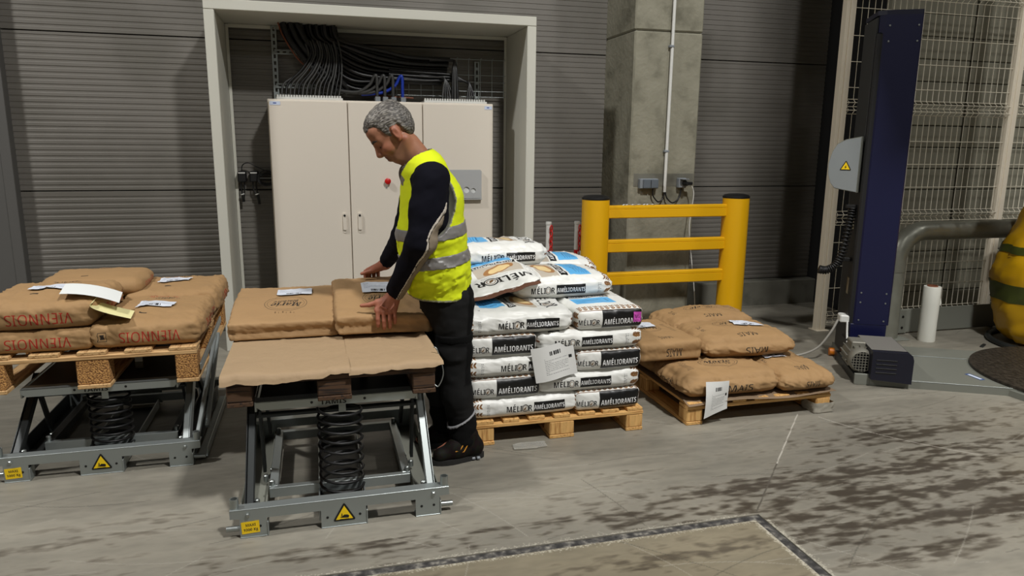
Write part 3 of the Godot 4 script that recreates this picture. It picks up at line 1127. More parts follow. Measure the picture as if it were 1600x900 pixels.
# ---------------------------------------------------------------- fence, pipe guard, pallet wrapper
func build_machine_corner() -> void:
	var wire := mat("wire", Color(0.90, 0.87, 0.79), 0.45, 0.0)
	var postm := mat("fence_post", Color(0.90, 0.86, 0.78), 0.5)
	# mesh fence: two fields
	var folds := [0.10, 0.96, 1.87, 2.78]
	var t := thing("mesh_fence", "cream welded wire mesh fence with posts behind the blue mast", "fence", Vector3(4.13, 0, -5.1))
	for x in [0.0, 1.76, 3.5]:
		var st := nst()
		cbox(st, Vector3(x - 0.045, 0, -0.03), Vector3(x + 0.045, 3.3, 0.03), 0.006)
		cbox(st, Vector3(x - 0.014, 0.012, 0.03), Vector3(x + 0.008, 3.3, 0.038), 0.002)
		var p := part("fence_post", st, postm, t)
		box("base_plate", Vector3(x - 0.06, 0, -0.06), Vector3(x + 0.06, 0.008, 0.06), 0.002, postm, p)
	var vw: Mesh
	var prof := []
	var ys := [0.02]
	for f in folds:
		ys.append_array([f - 0.055, f - 0.028, f, f + 0.028, f + 0.055])
	prof.append(Vector3(0, 0.04, 0))
	for f in folds:
		prof.append_array([Vector3(0, f - 0.058, 0), Vector3(0, f - 0.03, 0.030), Vector3(0, f, 0.002), Vector3(0, f + 0.03, 0.030), Vector3(0, f + 0.058, 0)])
	prof.append(Vector3(0, 3.2, 0))
	var sv := nst()
	tube(sv, prof, 0.0027, 5)
	sv.generate_normals()
	vw = sv.commit()
	for span in [[0.0, 1.76], [1.76, 3.5]]:
		var n := int((span[1] - span[0] - 0.1) / 0.0605)
		for i in n + 1:
			var x: float = span[0] + 0.06 + i * 0.0605
			var o := put("upright_wire", vw, wire, t)
			o.position = Vector3(x, 0, 0)
		var sh := nst()
		tube(sh, [Vector3(span[0] + 0.04, 0, 0), Vector3(span[1] - 0.04, 0, 0)], 0.003, 5)
		sh.generate_normals()
		var hw := sh.commit()
		for y in [0.363, 0.552, 0.755, 1.214, 1.407, 1.598, 2.02, 2.22, 2.42, 2.63]:
			put("cross_wire", hw, wire, t).position = Vector3(0, y, 0.004)
		for f in folds:
			for q in [[-0.058, 0.0], [-0.03, 0.031], [0.0, 0.004], [0.03, 0.031], [0.058, 0.0]]:
				put("cross_wire", hw, wire, t).position = Vector3(0, f + q[0], q[1])

	# tubular guard and kick plate before the fence
	t = thing("tube_guard", "big bent galvanised tube guard rail standing before the mesh fence", "guard rail", Vector3(4.52, 0, -4.75))
	var st := nst()
	var pts := [Vector3(0.0, 0.005, 0), Vector3(0, 0.3, 0), Vector3(0, 0.62, 0)]
	for i in 9:
		var a := PI - PI / 2 * i / 8.0
		pts.append(Vector3(0.25 + cos(a) * 0.25, 0.635 + sin(a) * 0.25, 0))
	pts.append(Vector3(2.4, 0.885, 0))
	tube(st, pts, 0.078, 24)
	part("bent_tube", st, mat("galvanised", Color(0.50, 0.50, 0.455), 0.55, 0.45), t)
	M.galvanised.roughness_texture = noise_tex(0.02, [Color(0.5, 0.5, 0.5), Color(1, 1, 1)], [0.25, 0.75], 41, 256)
	tri_planar(M.galvanised, Vector3(2, 2, 2))
	st = nst()
	lathe(st, [Vector2(0.081, 0.56), Vector2(0.081, 0.566)], 24)
	part("weld_seam", st, M.galvanised, t)
	box("foot_plate", Vector3(-0.12, 0, -0.12), Vector3(0.12, 0.01, 0.12), 0.002, M.machine_grey, t)
	t = thing("kick_plate", "grey steel kick plate standing along the foot of the mesh fence", "plate", Vector3(5.2, 0, -4.83))
	box("plate", Vector3(-0.54, 0.012, 0), Vector3(1.5, 0.215, 0.012), 0.003, M.machine_grey, t)
	var kp := box("end_bracket", Vector3(-0.56, 0.012, 0.012), Vector3(-0.44, 0.213, 0.03), 0.003, M.machine_grey, t)
	for y in [0.06, 0.155]:
		st = nst()
		lathe(st, [Vector2(0.011, 0), Vector2(0.011, 0.003), Vector2(0, 0.003)], 10, Transform3D(Basis(Vector3.RIGHT, PI / 2), Vector3(-0.49, y, 0.03)))
		part("bolt", st, M.black, kp)
	for x in [-0.5, 0.5, 1.45]:
		box("foot", Vector3(x - 0.02, 0, -0.05), Vector3(x + 0.02, 0.05, 0.0), 0.002, M.machine_grey, t)

	# roll of film
	t = thing("film_roll", "white roll of stretch film standing upright by the kick plate", "roll", Vector3(4.77, 0, -4.60))
	st = nst()
	lathe(st, [Vector2(0.04, 0.0), Vector2(0.064, 0.0), Vector2(0.066, 0.01), Vector2(0.064, 0.15), Vector2(0.066, 0.3), Vector2(0.065, 0.445), Vector2(0.062, 0.452), Vector2(0.04, 0.452)], 28)
	part("film", st, mat("film", Color(0.86, 0.86, 0.82), 0.35), t)
	st = nst()
	lathe(st, [Vector2(0.034, 0.0), Vector2(0.04, 0.0), Vector2(0.04, 0.46), Vector2(0.034, 0.46), Vector2(0.034, 0.0)], 24)
	part("core", st, mat("card_core", Color(0.5, 0.3, 0.2), 0.8), t)
	st = nst()
	sheet(st, [[Vector3(0.062, 0.36, 0.02), Vector3(0.078, 0.35, 0.02)], [Vector3(0.063, 0.32, 0.02), Vector3(0.085, 0.31, 0.025)], [Vector3(0.064, 0.29, 0.02), Vector3(0.08, 0.295, 0.02)]], 0.001)
	part("loose_end", st, M.film, t)
	st = nst()
	cbox(st, Vector3(-0.05, 0, -0.012), Vector3(0.05, 0.012, 0.012), 0.003)
	var stick := part("wood_splinter", st, M.dark_steel, self)
	stick.position = Vector3(5.08, 0, -4.35)
	stick.rotation.y = 0.55
	tag(stick, "small dark splinter lying on the floor right of the film roll", "splinter")

	# sack of yellow film waste in its ring stand, cut off by the picture's right edge
	t = thing("waste_sack", "big yellow see-through waste sack full of film at the right edge", "sack", Vector3(5.67, 0, -4.22))
	st = nst(1)
	var rows := []
	var prof2 := [[0.02, 0.25], [0.04, 0.36], [0.12, 0.43], [0.25, 0.475], [0.4, 0.5], [0.55, 0.515], [0.68, 0.505], [0.8, 0.455], [0.95, 0.40], [1.1, 0.345], [1.25, 0.33], [1.36, 0.34]]
	var fine := []
	for i in prof2.size() - 1:
		for s in 4:
			fine.append([lerpf(prof2[i][0], prof2[i + 1][0], s / 4.0), lerpf(prof2[i][1], prof2[i + 1][1], s / 4.0)])
	fine.append(prof2[-1])
	for p in fine:
		var line := []
		for j in 49:
			var a := TAU * (48 - j) / 48
			var wr := noise.get_noise_3d(cos(a) * 3.0, p[0] * 5.0, sin(a) * 3.0) * 0.035 + noise.get_noise_3d(cos(a) * 9.0, p[0] * 3.0, sin(a) * 9.0) * 0.014
			if j == 48 or j == 0:
				a = 0.0
			line.append(Vector3(cos(a) * (p[1] * 0.95 + wr), p[0], sin(a) * (p[1] * 0.95 + wr)))
		rows.append(line)
	sheet(st, rows, 0.004)
	var ys2 := mat("yellow_film", Color(0.80, 0.62, 0.05), 0.3)
	ys2.backlight_enabled = true
	ys2.backlight = Color(0.5, 0.36, 0.03)
	part("sack", st, ys2, t)
	for b in [[0.36, 0.5, 0.512], [0.74, 0.80, 0.49]]:
		rows = []
		for i in 5:
			var y: float = lerpf(b[0], b[1], i / 4.0)
			var line := []
			for j in 49:
				var a := TAU * (48 - j) / 48 if j < 48 and j > 0 else 0.0
				var r0 := 0.0
				for q in fine.size() - 1:
					if y >= fine[q][0] and y <= fine[q + 1][0]:
						r0 = lerpf(fine[q][1], fine[q + 1][1], (y - fine[q][0]) / (fine[q + 1][0] - fine[q][0]))
				var yy := y + noise.get_noise_2d(a * 2.0, 3.0) * 0.02
				var wr := noise.get_noise_3d(cos(a) * 3.0, y * 5.0, sin(a) * 3.0) * 0.035 + noise.get_noise_3d(cos(a) * 9.0, y * 3.0, sin(a) * 9.0) * 0.014
				line.append(Vector3(cos(a) * (r0 * 0.95 + wr + 0.007), yy, sin(a) * (r0 * 0.95 + wr + 0.007)))
			rows.append(line)
		st = nst(1)
		sheet(st, rows, 0.002)
		part("printed_band", st, mat("sack_green", Color(0.26, 0.29, 0.10), 0.35), t, "dark green band")
	t = thing("sack_stand", "dark grey ring foot under the yellow waste sack", "stand", Vector3(5.67, 0, -4.22))
	st = nst()
	pts = []
	for i in 32:
		pts.append(Vector3(cos(TAU * i / 32) * 0.46, 0.022, sin(TAU * i / 32) * 0.46))
	tube(st, pts, 0.022, 10, true)
	part("ring", st, M.dark_steel, t)
	st = nst()
	tube(st, [Vector3(0.5, 0.03, 0), Vector3(0.5, 1.4, 0)], 0.016, 8)
	part("pole", st, M.dark_steel, t)

	build_wrapper()
	unseen_blocker()


# unseen box above the picture, placed to shade the wall behind the fence
func unseen_blocker() -> void:
	var t := thing("unseen_shade_box", "unseen steel box hung above the picture, placed to shade the wall behind the fence", "shade_box", Vector3(3.55, 3.6, -2.7))
	box("shade_box", Vector3(-0.36, 0, -0.3), Vector3(0.5, 2.2, 0.3), 0.01, M.dark_steel, t)
	box("hanger", Vector3(-0.02, 2.2, -0.02), Vector3(0.02, 4.4, 0.02), 0.002, M.steel, t)


func build_wrapper() -> void:
	var t := thing("pallet_wrapper", "dark blue pallet wrapping machine with tall mast, motor and round turntable", "machine", Vector3(3.432, 0, -3.791), deg_to_rad(-28.0))
	# base plate and turntable
	var st := nst()
	prism(st, PackedVector2Array([Vector2(0, 0), Vector2(0.915, 0), Vector2(1.05, 0.14), Vector2(1.05, -0.92), Vector2(0.0, -0.92)]), 0.0, 0.046, Transform3D(Basis(Vector3(1, 0, 0), Vector3(0, 0, 1), Vector3(0, 1, 0)), Vector3.ZERO))
	part("base_plate", st, M.machine_grey, t)
	box("base_lip", Vector3(0.0, 0.046, -0.004), Vector3(0.90, 0.053, 0.0), 0.001, M.steel, t)
	box("base_lip", Vector3(0.28, 0.0462, -0.66), Vector3(0.86, 0.05, -0.652), 0.001, M.steel, t)
	var c := Vector3(1.534, 0, -0.365)
	st = nst()
	var ring := PackedVector2Array()
	for i in 12:
		ring.append(Vector2(c.x, c.z) + Vector2.from_angle(TAU * (i + 0.5) / 12) * 0.775)
	prism(st, ring, 0.0, 0.04, Transform3D(Basis(Vector3(1, 0, 0), Vector3(0, 0, 1), Vector3(0, 1, 0)), Vector3.ZERO))
	part("ring_base", st, M.machine_grey, t)
	var disc := mat("tread_plate", Color(0.30, 0.275, 0.245), 0.55, 0.4)
	disc.albedo_texture = noise_tex(0.02, [Color(0.6, 0.58, 0.55), Color(0.9, 0.88, 0.85), Color(1.0, 0.98, 0.95)], [0.2, 0.6, 0.9], 51, 512, 5)
	tri_planar(disc, Vector3(2, 2, 2))
	st = nst()
	lathe(st, [Vector2(0.0, 0.044), Vector2(0.709, 0.044), Vector2(0.719, 0.05), Vector2(0.719, 0.066), Vector2(0.709, 0.07), Vector2(0, 0.07)], 72, Transform3D(Basis(), c))
	var tt := part("turntable", st, disc, t)
	# raised tread bars of the checker plate
	st = nst()
	var k := 0.034
	for i in range(-22, 23):
		for j in range(-22, 23):
			var p := Vector2(i, j) * k
			if p.length() > 0.69:
				continue
			var a := 0.8 if (i + j) % 2 == 0 else -0.77
			var u := Vector3(cos(a), 0, sin(a)) * 0.013
			var w := Vector3(-sin(a), 0, cos(a)) * 0.0035
			var o := c + Vector3(p.x, 0.0699, p.y)
			var h := Vector3(0, 0.002, 0)
			quad(st, o - u + h, o + w + h, o + u + h, o - w + h)
			quad(st, o - w, o + u, o + u + h, o - w + h)
			quad(st, o + u, o + w, o + w + h, o + u + h)
			quad(st, o - u, o - w, o - w + h, o - u + h)
			quad(st, o + w, o - u, o - u + h, o + w + h)
	stuff(part("tread_bars", st, disc, tt))
	var im := Image.create_empty(96, 40, false, Image.FORMAT_RGB8)
	im.fill(Color(0.22, 0.33, 0.55))
	im.fill_rect(Rect2i(10, 9, 76, 22), Color(0.85, 0.88, 0.92))
	var sg := decal("floor_sign", im, Vector3(0.76, 0.0465, -0.22), Vector3(0.055, 0, 0.12), Vector3(0.035, 0, -0.02), t)
	# mast: black carriage side, blue cover
	st = nst()
	cbox(st, Vector3(0.0, 0.046, -0.84), Vector3(0.25, 2.30, -0.50), 0.01)
	var mast := part("mast_column", st, mat("mast_black", Color(0.10, 0.10, 0.105), 0.45), t)
	st = nst()
	prism(st, PackedVector2Array([Vector2(0.012, -0.525), Vector2(0.012, -0.70), Vector2(0.272, -0.70), Vector2(0.272, -0.50), Vector2(0.262, -0.49), Vector2(0.045, -0.49)]), 0.30, 2.41, Transform3D(Basis(Vector3(1, 0, 0), Vector3(0, 0, 1), Vector3(0, 1, 0)), Vector3.ZERO))
	cbox(st, Vector3(0.02, 0.1, -0.6), Vector3(0.26, 0.30, -0.492), 0.004)
	var cover := part("mast_cover", st, M.navy, t, "dark blue mast cover")
	st = nst()
	prism(st, PackedVector2Array([Vector2(-0.002, -0.528), Vector2(-0.002, -0.85), Vector2(0.272, -0.85), Vector2(0.272, -0.502), Vector2(0.262, -0.492), Vector2(0.045, -0.492)]), 2.41, 2.44, Transform3D(Basis(Vector3(1, 0, 0), Vector3(0, 0, 1), Vector3(0, 1, 0)), Vector3.ZERO))
	part("mast_cap", st, mat("navy_cap", Color(0.07, 0.08, 0.17), 0.5), t)
	st = nst()
	cbox(st, Vector3(-0.006, 1.58, -0.855), Vector3(0.012, 2.40, -0.53), 0.004)
	part("side_panel", st, mat("mast_grey", Color(0.16, 0.165, 0.165), 0.5), t)
	for a in [[0.07, 2.34], [0.245, 2.34], [0.07, 2.24], [0.245, 2.24], [0.07, 0.53], [0.235, 0.53], [0.07, 0.46], [0.235, 0.46], [0.07, 0.33], [0.235, 0.33]]:
		st = nst()
		lathe(st, [Vector2(0.006, 0), Vector2(0.006, 0.003), Vector2(0, 0.004)], 8, Transform3D(Basis(Vector3.RIGHT, PI / 2), Vector3(a[0], a[1], -0.49)))
		part("screw", st, M.steel, cover)
	box("foot_block", Vector3(-0.01, 0.046, -0.60), Vector3(0.10, 0.20, -0.44), 0.01, M.mast_black, t)
	box("type_plate", Vector3(-0.004, 0.50, -0.62), Vector3(0.0, 0.62, -0.57), 0.001, mat("plate_beige", Color(0.5, 0.46, 0.38), 0.5), t)
	box("type_plate", Vector3(-0.003, 0.97, -0.62), Vector3(0.001, 1.05, -0.60), 0.001, M.paper, t)
	# grey control box with its warning triangle
	var ex := Vector3(0.883, 0, -0.469)
	st = nst()
	var poly := PackedVector2Array([Vector2(0.0, 0.0), Vector2(0.0, 0.385), Vector2(-0.10, 0.365), Vector2(-0.155, 0.335), Vector2(-0.185, 0.28), Vector2(-0.205, 0.2), Vector2(-0.2, 0.12), Vector2(-0.18, 0.06), Vector2(-0.15, 0.025), Vector2(-0.1, 0.015)])
	var bxf := Transform3D(Basis(Vector3(0.8829, 0, 0.4695).rotated(Vector3.UP, -0.0), Vector3.UP, Vector3(-0.4695, 0, 0.8829)), Vector3(0.0, 1.235, -0.56))
	prism(st, poly, -0.09, 0.06, bxf)
	var gb := part("control_box", st, M.machine_grey, t)
	st = nst()
	prism(st, poly, 0.06, 0.066, bxf * Transform3D(Basis().scaled(Vector3(0.97, 0.97, 1)), Vector3(-0.003, 0.005, 0)))
	part("box_cover", st, mat("box_grey", Color(0.52, 0.54, 0.545), 0.45), gb)
	warning_triangle(t, bxf * Transform3D(Basis(), Vector3(-0.085, 0.17, 0.067)), 0.075, "bolt")
	# motor and its navy box
	st = nst()
	var sec := PackedVector2Array([Vector2(0.05, 0.055), Vector2(0.298, 0.04), Vector2(0.298, 0.20), Vector2(0.29, 0.228), Vector2(0.27, 0.243), Vector2(0.05, 0.245)])
	prism(st, sec, -0.38, 0.045)
	var mb := part("motor_box", st, M.dark_navy, t, "dark blue motor box")
	box("dusty_lid", Vector3(0.05, 0.245, -0.37), Vector3(0.265, 0.248, 0.0), 0.001, mat("dust", Color(0.42, 0.41, 0.39), 0.8), mb)
	for i in 4:
		box("vent_slot", Vector3(0.075, 0.10 + i * 0.028, 0.044), Vector3(0.20, 0.108 + i * 0.028, 0.048), 0.001, M.black, mb)
	var mx := Transform3D(Basis(Vector3.RIGHT, PI / 2), Vector3(0.01, 0.15, -0.30))
	st = nst()
	lathe(st, [Vector2(0, 0), Vector2(0.075, 0), Vector2(0.075, 0.20), Vector2(0.08, 0.21), Vector2(0.08, 0.255), Vector2(0.068, 0.272), Vector2(0.066, 0.272)], 28, mx)
	var motor := part("motor", st, mat("cast_grey", Color(0.5, 0.49, 0.45), 0.55, 0.4), t)
	for i in 14:
		var a := TAU * i / 14
		st = nst()
		cbox(st, Vector3(-0.002, 0.06, -0.30), Vector3(0.002, 0.088, -0.11), 0.0, Transform3D(Basis(Vector3.BACK, a), Vector3(0.01, 0.15, 0)))
		part("fin", st, M.cast_grey, motor)
	st = nst()
	for i in 7:
		var o := (i - 3) * 0.0185
		var l := sqrt(0.068 * 0.068 - o * o)
		bar(st, Vector3(0.01 + o, 0.15 - l, -0.026), Vector3(0.01 + o, 0.15 + l, -0.026), 0.004, 0.003, Vector3.BACK, 0.0)
		bar(st, Vector3(0.01 - l, 0.15 + o, -0.027), Vector3(0.01 + l, 0.15 + o, -0.027), 0.004, 0.003, Vector3.BACK, 0.0)
	part("fan_grille", st, M.cast_grey, motor)
	st = nst()
	lathe(st, [Vector2(0, 0), Vector2(0.064, 0)], 20, Transform3D(Basis(Vector3.RIGHT, PI / 2), Vector3(0.01, 0.15, -0.05)))
	part("fan_hollow", st, M.black, motor)
	box("terminal_box", Vector3(-0.04, 0.20, -0.28), Vector3(0.05, 0.255, -0.14), 0.006, M.cast_grey, motor)
	# side skirt below the motor, its wheels, plug and leads
	box("side_rail", Vector3(-0.035, 0.0, -0.62), Vector3(-0.004, 0.06, -0.02), 0.003, M.dark_steel, t)
	box("end_cap", Vector3(-0.035, 0.0, -0.02), Vector3(0.06, 0.075, 0.002), 0.003, M.machine_grey, t)
	st = nst()
	lathe(st, [Vector2(0, 0), Vector2(0.03, 0), Vector2(0.03, 0.035), Vector2(0, 0.035)], 14, Transform3D(Basis(Vector3.BACK, PI / 2), Vector3(-0.03, 0.032, -0.68)))
	part("yellow_foot", st, mat("amber", Color(0.75, 0.42, 0.05), 0.5), t)
	st = nst()
	cbox(st, Vector3(-0.05, 0.30, -0.60), Vector3(0.02, 0.355, -0.50), 0.008)
	part("socket_plug", st, M.white_plastic, t)
	st = nst()
	tube(st, curve([Vector3(0.0, 0.31, -0.50), Vector3(0.0, 0.22, -0.47), Vector3(0.0, 0.15, -0.42), Vector3(0.0, 0.14, -0.34), Vector3(0.01, 0.2, -0.28)]), 0.007, 8)
	part("motor_lead", st, M.white_plastic, t)
	# coiled black hose
	st = nst()
	var path := curve([Vector3(-0.02, 1.13, -0.60), Vector3(-0.03, 1.05, -0.58), Vector3(-0.05, 0.93, -0.56), Vector3(-0.075, 0.80, -0.54), Vector3(-0.11, 0.715, -0.53), Vector3(-0.17, 0.675, -0.53), Vector3(-0.22, 0.68, -0.53)], 5)
	for i in path.size() - 1:
		var d: Vector3 = (path[i + 1] - path[i])
		for s in 1:
			var q: Vector3 = path[i] + d * 0.5
			var x := d.normalized().cross(Vector3.BACK).normalized()
			var y := d.normalized().cross(x)
			var rg := []
			for j in 10:
				rg.append(q + (x * cos(TAU * j / 10) + y * sin(TAU * j / 10)) * 0.026)
			tube(st, rg, 0.0055, 6, true)
	tube(st, path, 0.016, 8)
	part("coiled_hose", st, M.black, t)
	for y in [0.74, 1.12]:
		box("hose_bracket", Vector3(-0.07, y, -0.60), Vector3(0.0, y + 0.025, -0.57), 0.003, M.black, t)
	cable("floor_lead", "pale grey lead running over the floor from the wrapper's white plug", "", [Vector3(3.60, 0.325, -4.25), Vector3(3.56, 0.22, -4.27), Vector3(3.50, 0.09, -4.33), Vector3(3.40, 0.012, -4.44), Vector3(3.25, 0.008, -4.55), Vector3(3.10, 0.008, -4.58), Vector3(2.95, 0.008, -4.6)], 0.008, mat("pale_lead", Color(0.62, 0.61, 0.58), 0.5))


func warning_triangle(parent: Node, xf: Transform3D, w: float, kind: String) -> void:
	var h := w * 0.87
	var st := nst()
	var pl := PackedVector2Array()
	for i in 3:
		var c := Vector2(0, h * 0.08).rotated(0) + Vector2.from_angle(PI / 2 + TAU * i / 3) * w * 0.50
		for k in 5:
			pl.append(c + Vector2.from_angle(PI / 2 + TAU * i / 3 + (k - 2) * 0.5) * w * 0.055)
	prism(st, pl, 0.0, 0.0012, xf)
	var o := part("warning_sign", st, M.black, parent, "yellow and black warning triangle")
	st = nst()
	pl = PackedVector2Array()
	for i in 3:
		pl.append(Vector2(0, h * 0.08) + Vector2.from_angle(PI / 2 + TAU * i / 3) * w * 0.45)
	prism(st, pl, 0.0012, 0.0018, xf)
	part("sign_face", st, M.sign_yellow, o)
	st = nst()
	if kind == "bolt":
		prism(st, PackedVector2Array([Vector2(0.06, 0.28) * w, Vector2(-0.10, 0.02) * w, Vector2(0.0, 0.02) * w, Vector2(-0.07, -0.16) * w, Vector2(0.11, 0.08) * w, Vector2(0.02, 0.08) * w]), 0.0018, 0.0024, xf)
	else:
		prism(st, PackedVector2Array([Vector2(-0.20, -0.06) * w, Vector2(0.0, -0.08) * w, Vector2(0.18, -0.10) * w, Vector2(0.22, 0.0) * w, Vector2(0.15, 0.06) * w, Vector2(-0.02, 0.07) * w, Vector2(-0.08, 0.0) * w]), 0.0018, 0.0024, xf)
		prism(st, PackedVector2Array([Vector2(-0.18, 0.0) * w, Vector2(-0.08, 0.01) * w, Vector2(-0.10, 0.14) * w, Vector2(-0.13, 0.14) * w, Vector2(-0.13, 0.04) * w]), 0.0018, 0.0024, xf)
		prism(st, PackedVector2Array([Vector2(-0.22, -0.17) * w, Vector2(0.2, -0.17) * w, Vector2(0.2, -0.14) * w, Vector2(-0.22, -0.14) * w]), 0.0018, 0.0024, xf)
	part("sign_symbol", st, M.black, o)


# ---------------------------------------------------------------- spring lifts and pallets
func pallet(label: String, at: Vector3, w: float, d: float, h: float, wood: String, block: Material, boards: int, bw: float, seed_: int, open_front := false) -> Node3D:
	var t := thing("pallet", label, "pallet", at)
	var rng := RandomNumberGenerator.new()
	rng.seed = seed_
	var th := 0.02
	for i in boards:
		var x := -w / 2 + bw / 2 + (w - bw) * i / (boards - 1)
		var k := bw / 2 - rng.randf_range(0.0, 0.006)
		var z := rng.randf_range(-0.006, 0.0)
		box("deck_board", Vector3(x - k, h - th, -d), Vector3(x + k, h - rng.randf_range(0, 0.002), z), 0.003, M[wood + "_z"], t)
	for z in [0.0, -d / 2 + 0.05, -d + 0.1]:
		box("cross_board", Vector3(-w / 2, h - 2 * th, z - 0.1), Vector3(w / 2, h - th, z), 0.003, M[wood + "_x"], t)
	for x in [-w / 2 + 0.05, 0.0, w / 2 - 0.05]:
		var bb := 0.07 if x == 0.0 else 0.05
		if open_front and x == 0.0:
			box("bottom_board", Vector3(x - bb, 0, -d), Vector3(x + bb, th, -d + 0.4), 0.003, M[wood + "_z"], t)
		else:
			box("bottom_board", Vector3(x - bb, 0, -d), Vector3(x + bb, th, rng.randf_range(-0.002, 0.004)), 0.003, M[wood + "_z"], t)
		for z in [0.0, -d / 2 + 0.05, -d + 0.1]:
			if open_front and x == 0.0 and z > -d + 0.2:
				continue
			box("block", Vector3(x - bb, th, z - 0.1), Vector3(x + bb - 0.002, h - 2 * th, z - rng.randf_range(0.0, 0.004)), 0.005, block, t)
	return t


func lift(label: String, at: Vector3, top: float, zb: float, dark: bool) -> Node3D:  # dark: rails in darker steel, the shade under the pallet painted in
	var t := thing("pallet_lift", label, "lift", at)
	# front plate with its three feet
	for z in [0.0, -0.95]:
		var st := nst()
		var o := PackedVector2Array([Vector2(-0.4375, 0.118), Vector2(-0.4375, 0.085), Vector2(-0.402, 0.083), Vector2(-0.402, 0.004), Vector2(-0.30, 0.004), Vector2(-0.30, 0.078), Vector2(-0.09, 0.078), Vector2(-0.09, 0.004), Vector2(0.09, 0.004), Vector2(0.09, 0.078), Vector2(0.295, 0.078), Vector2(0.295, 0.004), Vector2(0.397, 0.004), Vector2(0.397, 0.083), Vector2(0.4375, 0.085), Vector2(0.4375, 0.118)])
		prism(st, o, z - 0.005, z)
		cbox(st, Vector3(-0.4375, 0.118, z - 0.05), Vector3(0.4375, 0.122, z), 0.001)
		var fp := part("front_plate" if z == 0.0 else "rear_plate", st, M.zinc, t)
		if z == 0.0:
			for f in [[-0.402, -0.30], [-0.09, 0.09], [0.295, 0.397]]:
				st = nst()
				cbox(st, Vector3(f[0], 0.0, -0.055), Vector3(f[1] + 0.006, 0.004, 0.003), 0.001)
				cbox(st, Vector3(f[1] + 0.001, 0.0, -0.055), Vector3(f[1] + 0.006, 0.062, 0.004), 0.001)
				part("foot", st, M.zinc, fp)
				for s in [f[0] + 0.025, f[1] - 0.025]:
					st = nst()
					lathe(st, [Vector2(0.0055, 0), Vector2(0.0055, 0.001), Vector2(0, 0.001)], 10, Transform3D(Basis(Vector3.RIGHT, PI / 2), Vector3(s, 0.045, 0.0)))
					part("hole", st, M.black, fp)
			for s in [-0.37, 0.37]:
				st = nst()
				lathe(st, [Vector2(0.009, 0), Vector2(0.009, 0.006), Vector2(0.006, 0.009), Vector2(0, 0.009)], 6, Transform3D(Basis(Vector3.RIGHT, PI / 2), Vector3(s, 0.098, 0.0)), false)
				part("bolt", st, M.steel, fp)
	for s in [-1.0, 1.0]:
		var st := nst()
		lathe(st, [Vector2(0.013, 0.122), Vector2(0.017, 0.122), Vector2(0.017, 0.162), Vector2(0.013, 0.162), Vector2(0.012, 0.124), Vector2(0, 0.124)], 16, Transform3D(Basis(), Vector3(s * 0.42, 0, -0.022)))
		part("end_socket", st, M.steel, t)
		st = nst()
		lathe(st, [Vector2(0.0, -0.03), Vector2(0.011, -0.03), Vector2(0.011, 0.03), Vector2(0, 0.03)], 12, Transform3D(Basis(Vector3.BACK, PI / 2), Vector3(s * 0.425, 0.035, -0.02)))
		part("roller", st, M.steel, t)
		# side channel
		st = nst()
		cbox(st, Vector3(-0.045, 0.02, -0.945), Vector3(0.045, 0.026, -0.055), 0.001, Transform3D(Basis(), Vector3(s * 0.355, 0, 0)))
		cbox(st, Vector3(-0.003, 0.02, -0.945), Vector3(0.003, 0.105, -0.055), 0.001, Transform3D(Basis(), Vector3(s * 0.402, 0, 0)))
		cbox(st, Vector3(-0.003, 0.02, -0.945), Vector3(0.003, 0.06, -0.055), 0.001, Transform3D(Basis(), Vector3(s * 0.312, 0, 0)))
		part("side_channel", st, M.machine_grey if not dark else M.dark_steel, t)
		# steep outer arm, swung up to the platform
		var dy := top - 0.13
		var dz := sqrt(maxf(0.02, 0.20 - dy * dy))
		st = nst()
		bar(st, Vector3(s * 0.365, 0.10, -0.07), Vector3(s * 0.355, top - 0.025, -0.07 - dz), 0.03, 0.045, Vector3.BACK, 0.003)
		bar(st, Vector3(s * 0.383, 0.10, -0.07), Vector3(s * 0.373, top - 0.025, -0.07 - dz), 0.004, 0.06, Vector3.BACK, 0.001)
		part("outer_arm", st, M.zinc if s > 0 else M.dark_steel, t)  # left arm in darker steel, its shaded side put into the colour
		st = nst()
		bar(st, Vector3(s * 0.33, 0.09, -0.42), Vector3(s * 0.325, top - 0.06, -0.30), 0.014, 0.035, Vector3.BACK, 0.002)
		part("inner_arm", st, M.dark_steel, t)
		st = nst()
		bar(st, Vector3(s * 0.33, 0.09, -0.88), Vector3(s * 0.33, top - 0.06, -0.62), 0.014, 0.045, Vector3.BACK, 0.002)
		part("inner_arm", st, M.dark_steel, t)
		for b in [Vector3(0.30, 0.062, -0.46), Vector3(0.325, 0.058, -0.40), Vector3(0.34, 0.105, -0.08), Vector3(0.29, 0.10, -0.25), Vector3(0.29, 0.10, -0.84), Vector3(0.34, top - 0.07, -0.32)]:
			st = nst()
			lathe(st, [Vector2(0.012, -0.014), Vector2(0.012, 0.014), Vector2(0.007, 0.018), Vector2(0, 0.018)], 8, Transform3D(Basis(), Vector3(s * b.x, b.y, b.z)))
			part("pivot_bolt", st, M.steel, t)
		# inner frame rails
		st = nst()
		cbox(st, Vector3(-0.018, 0.055, -0.86), Vector3(0.018, 0.095, -0.24), 0.002, Transform3D(Basis(), Vector3(s * 0.285, 0, 0)))
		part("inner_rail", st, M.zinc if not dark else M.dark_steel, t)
		# platform side rail
		st = nst()
		cbox(st, Vector3(-0.004, top - 0.045, -1.15), Vector3(0.004, top - 0.002, zb - 0.01), 0.001, Transform3D(Basis(), Vector3(s * 0.335, 0, 0)))
		part("platform_rail", st, M.zinc, t)
	for z in [-0.22, -0.845]:
		var st := nst()
		cbox(st, Vector3(-0.30, 0.05, z - 0.03), Vector3(0.30, 0.09, z - 0.025), 0.001)
		cbox(st, Vector3(-0.30, 0.088, z - 0.03), Vector3(0.30, 0.093, z + 0.0), 0.001)
		cbox(st, Vector3(-0.30, 0.05, z - 0.004), Vector3(0.30, 0.09, z), 0.001)
		part("cross_bar", st, M.zinc, t)
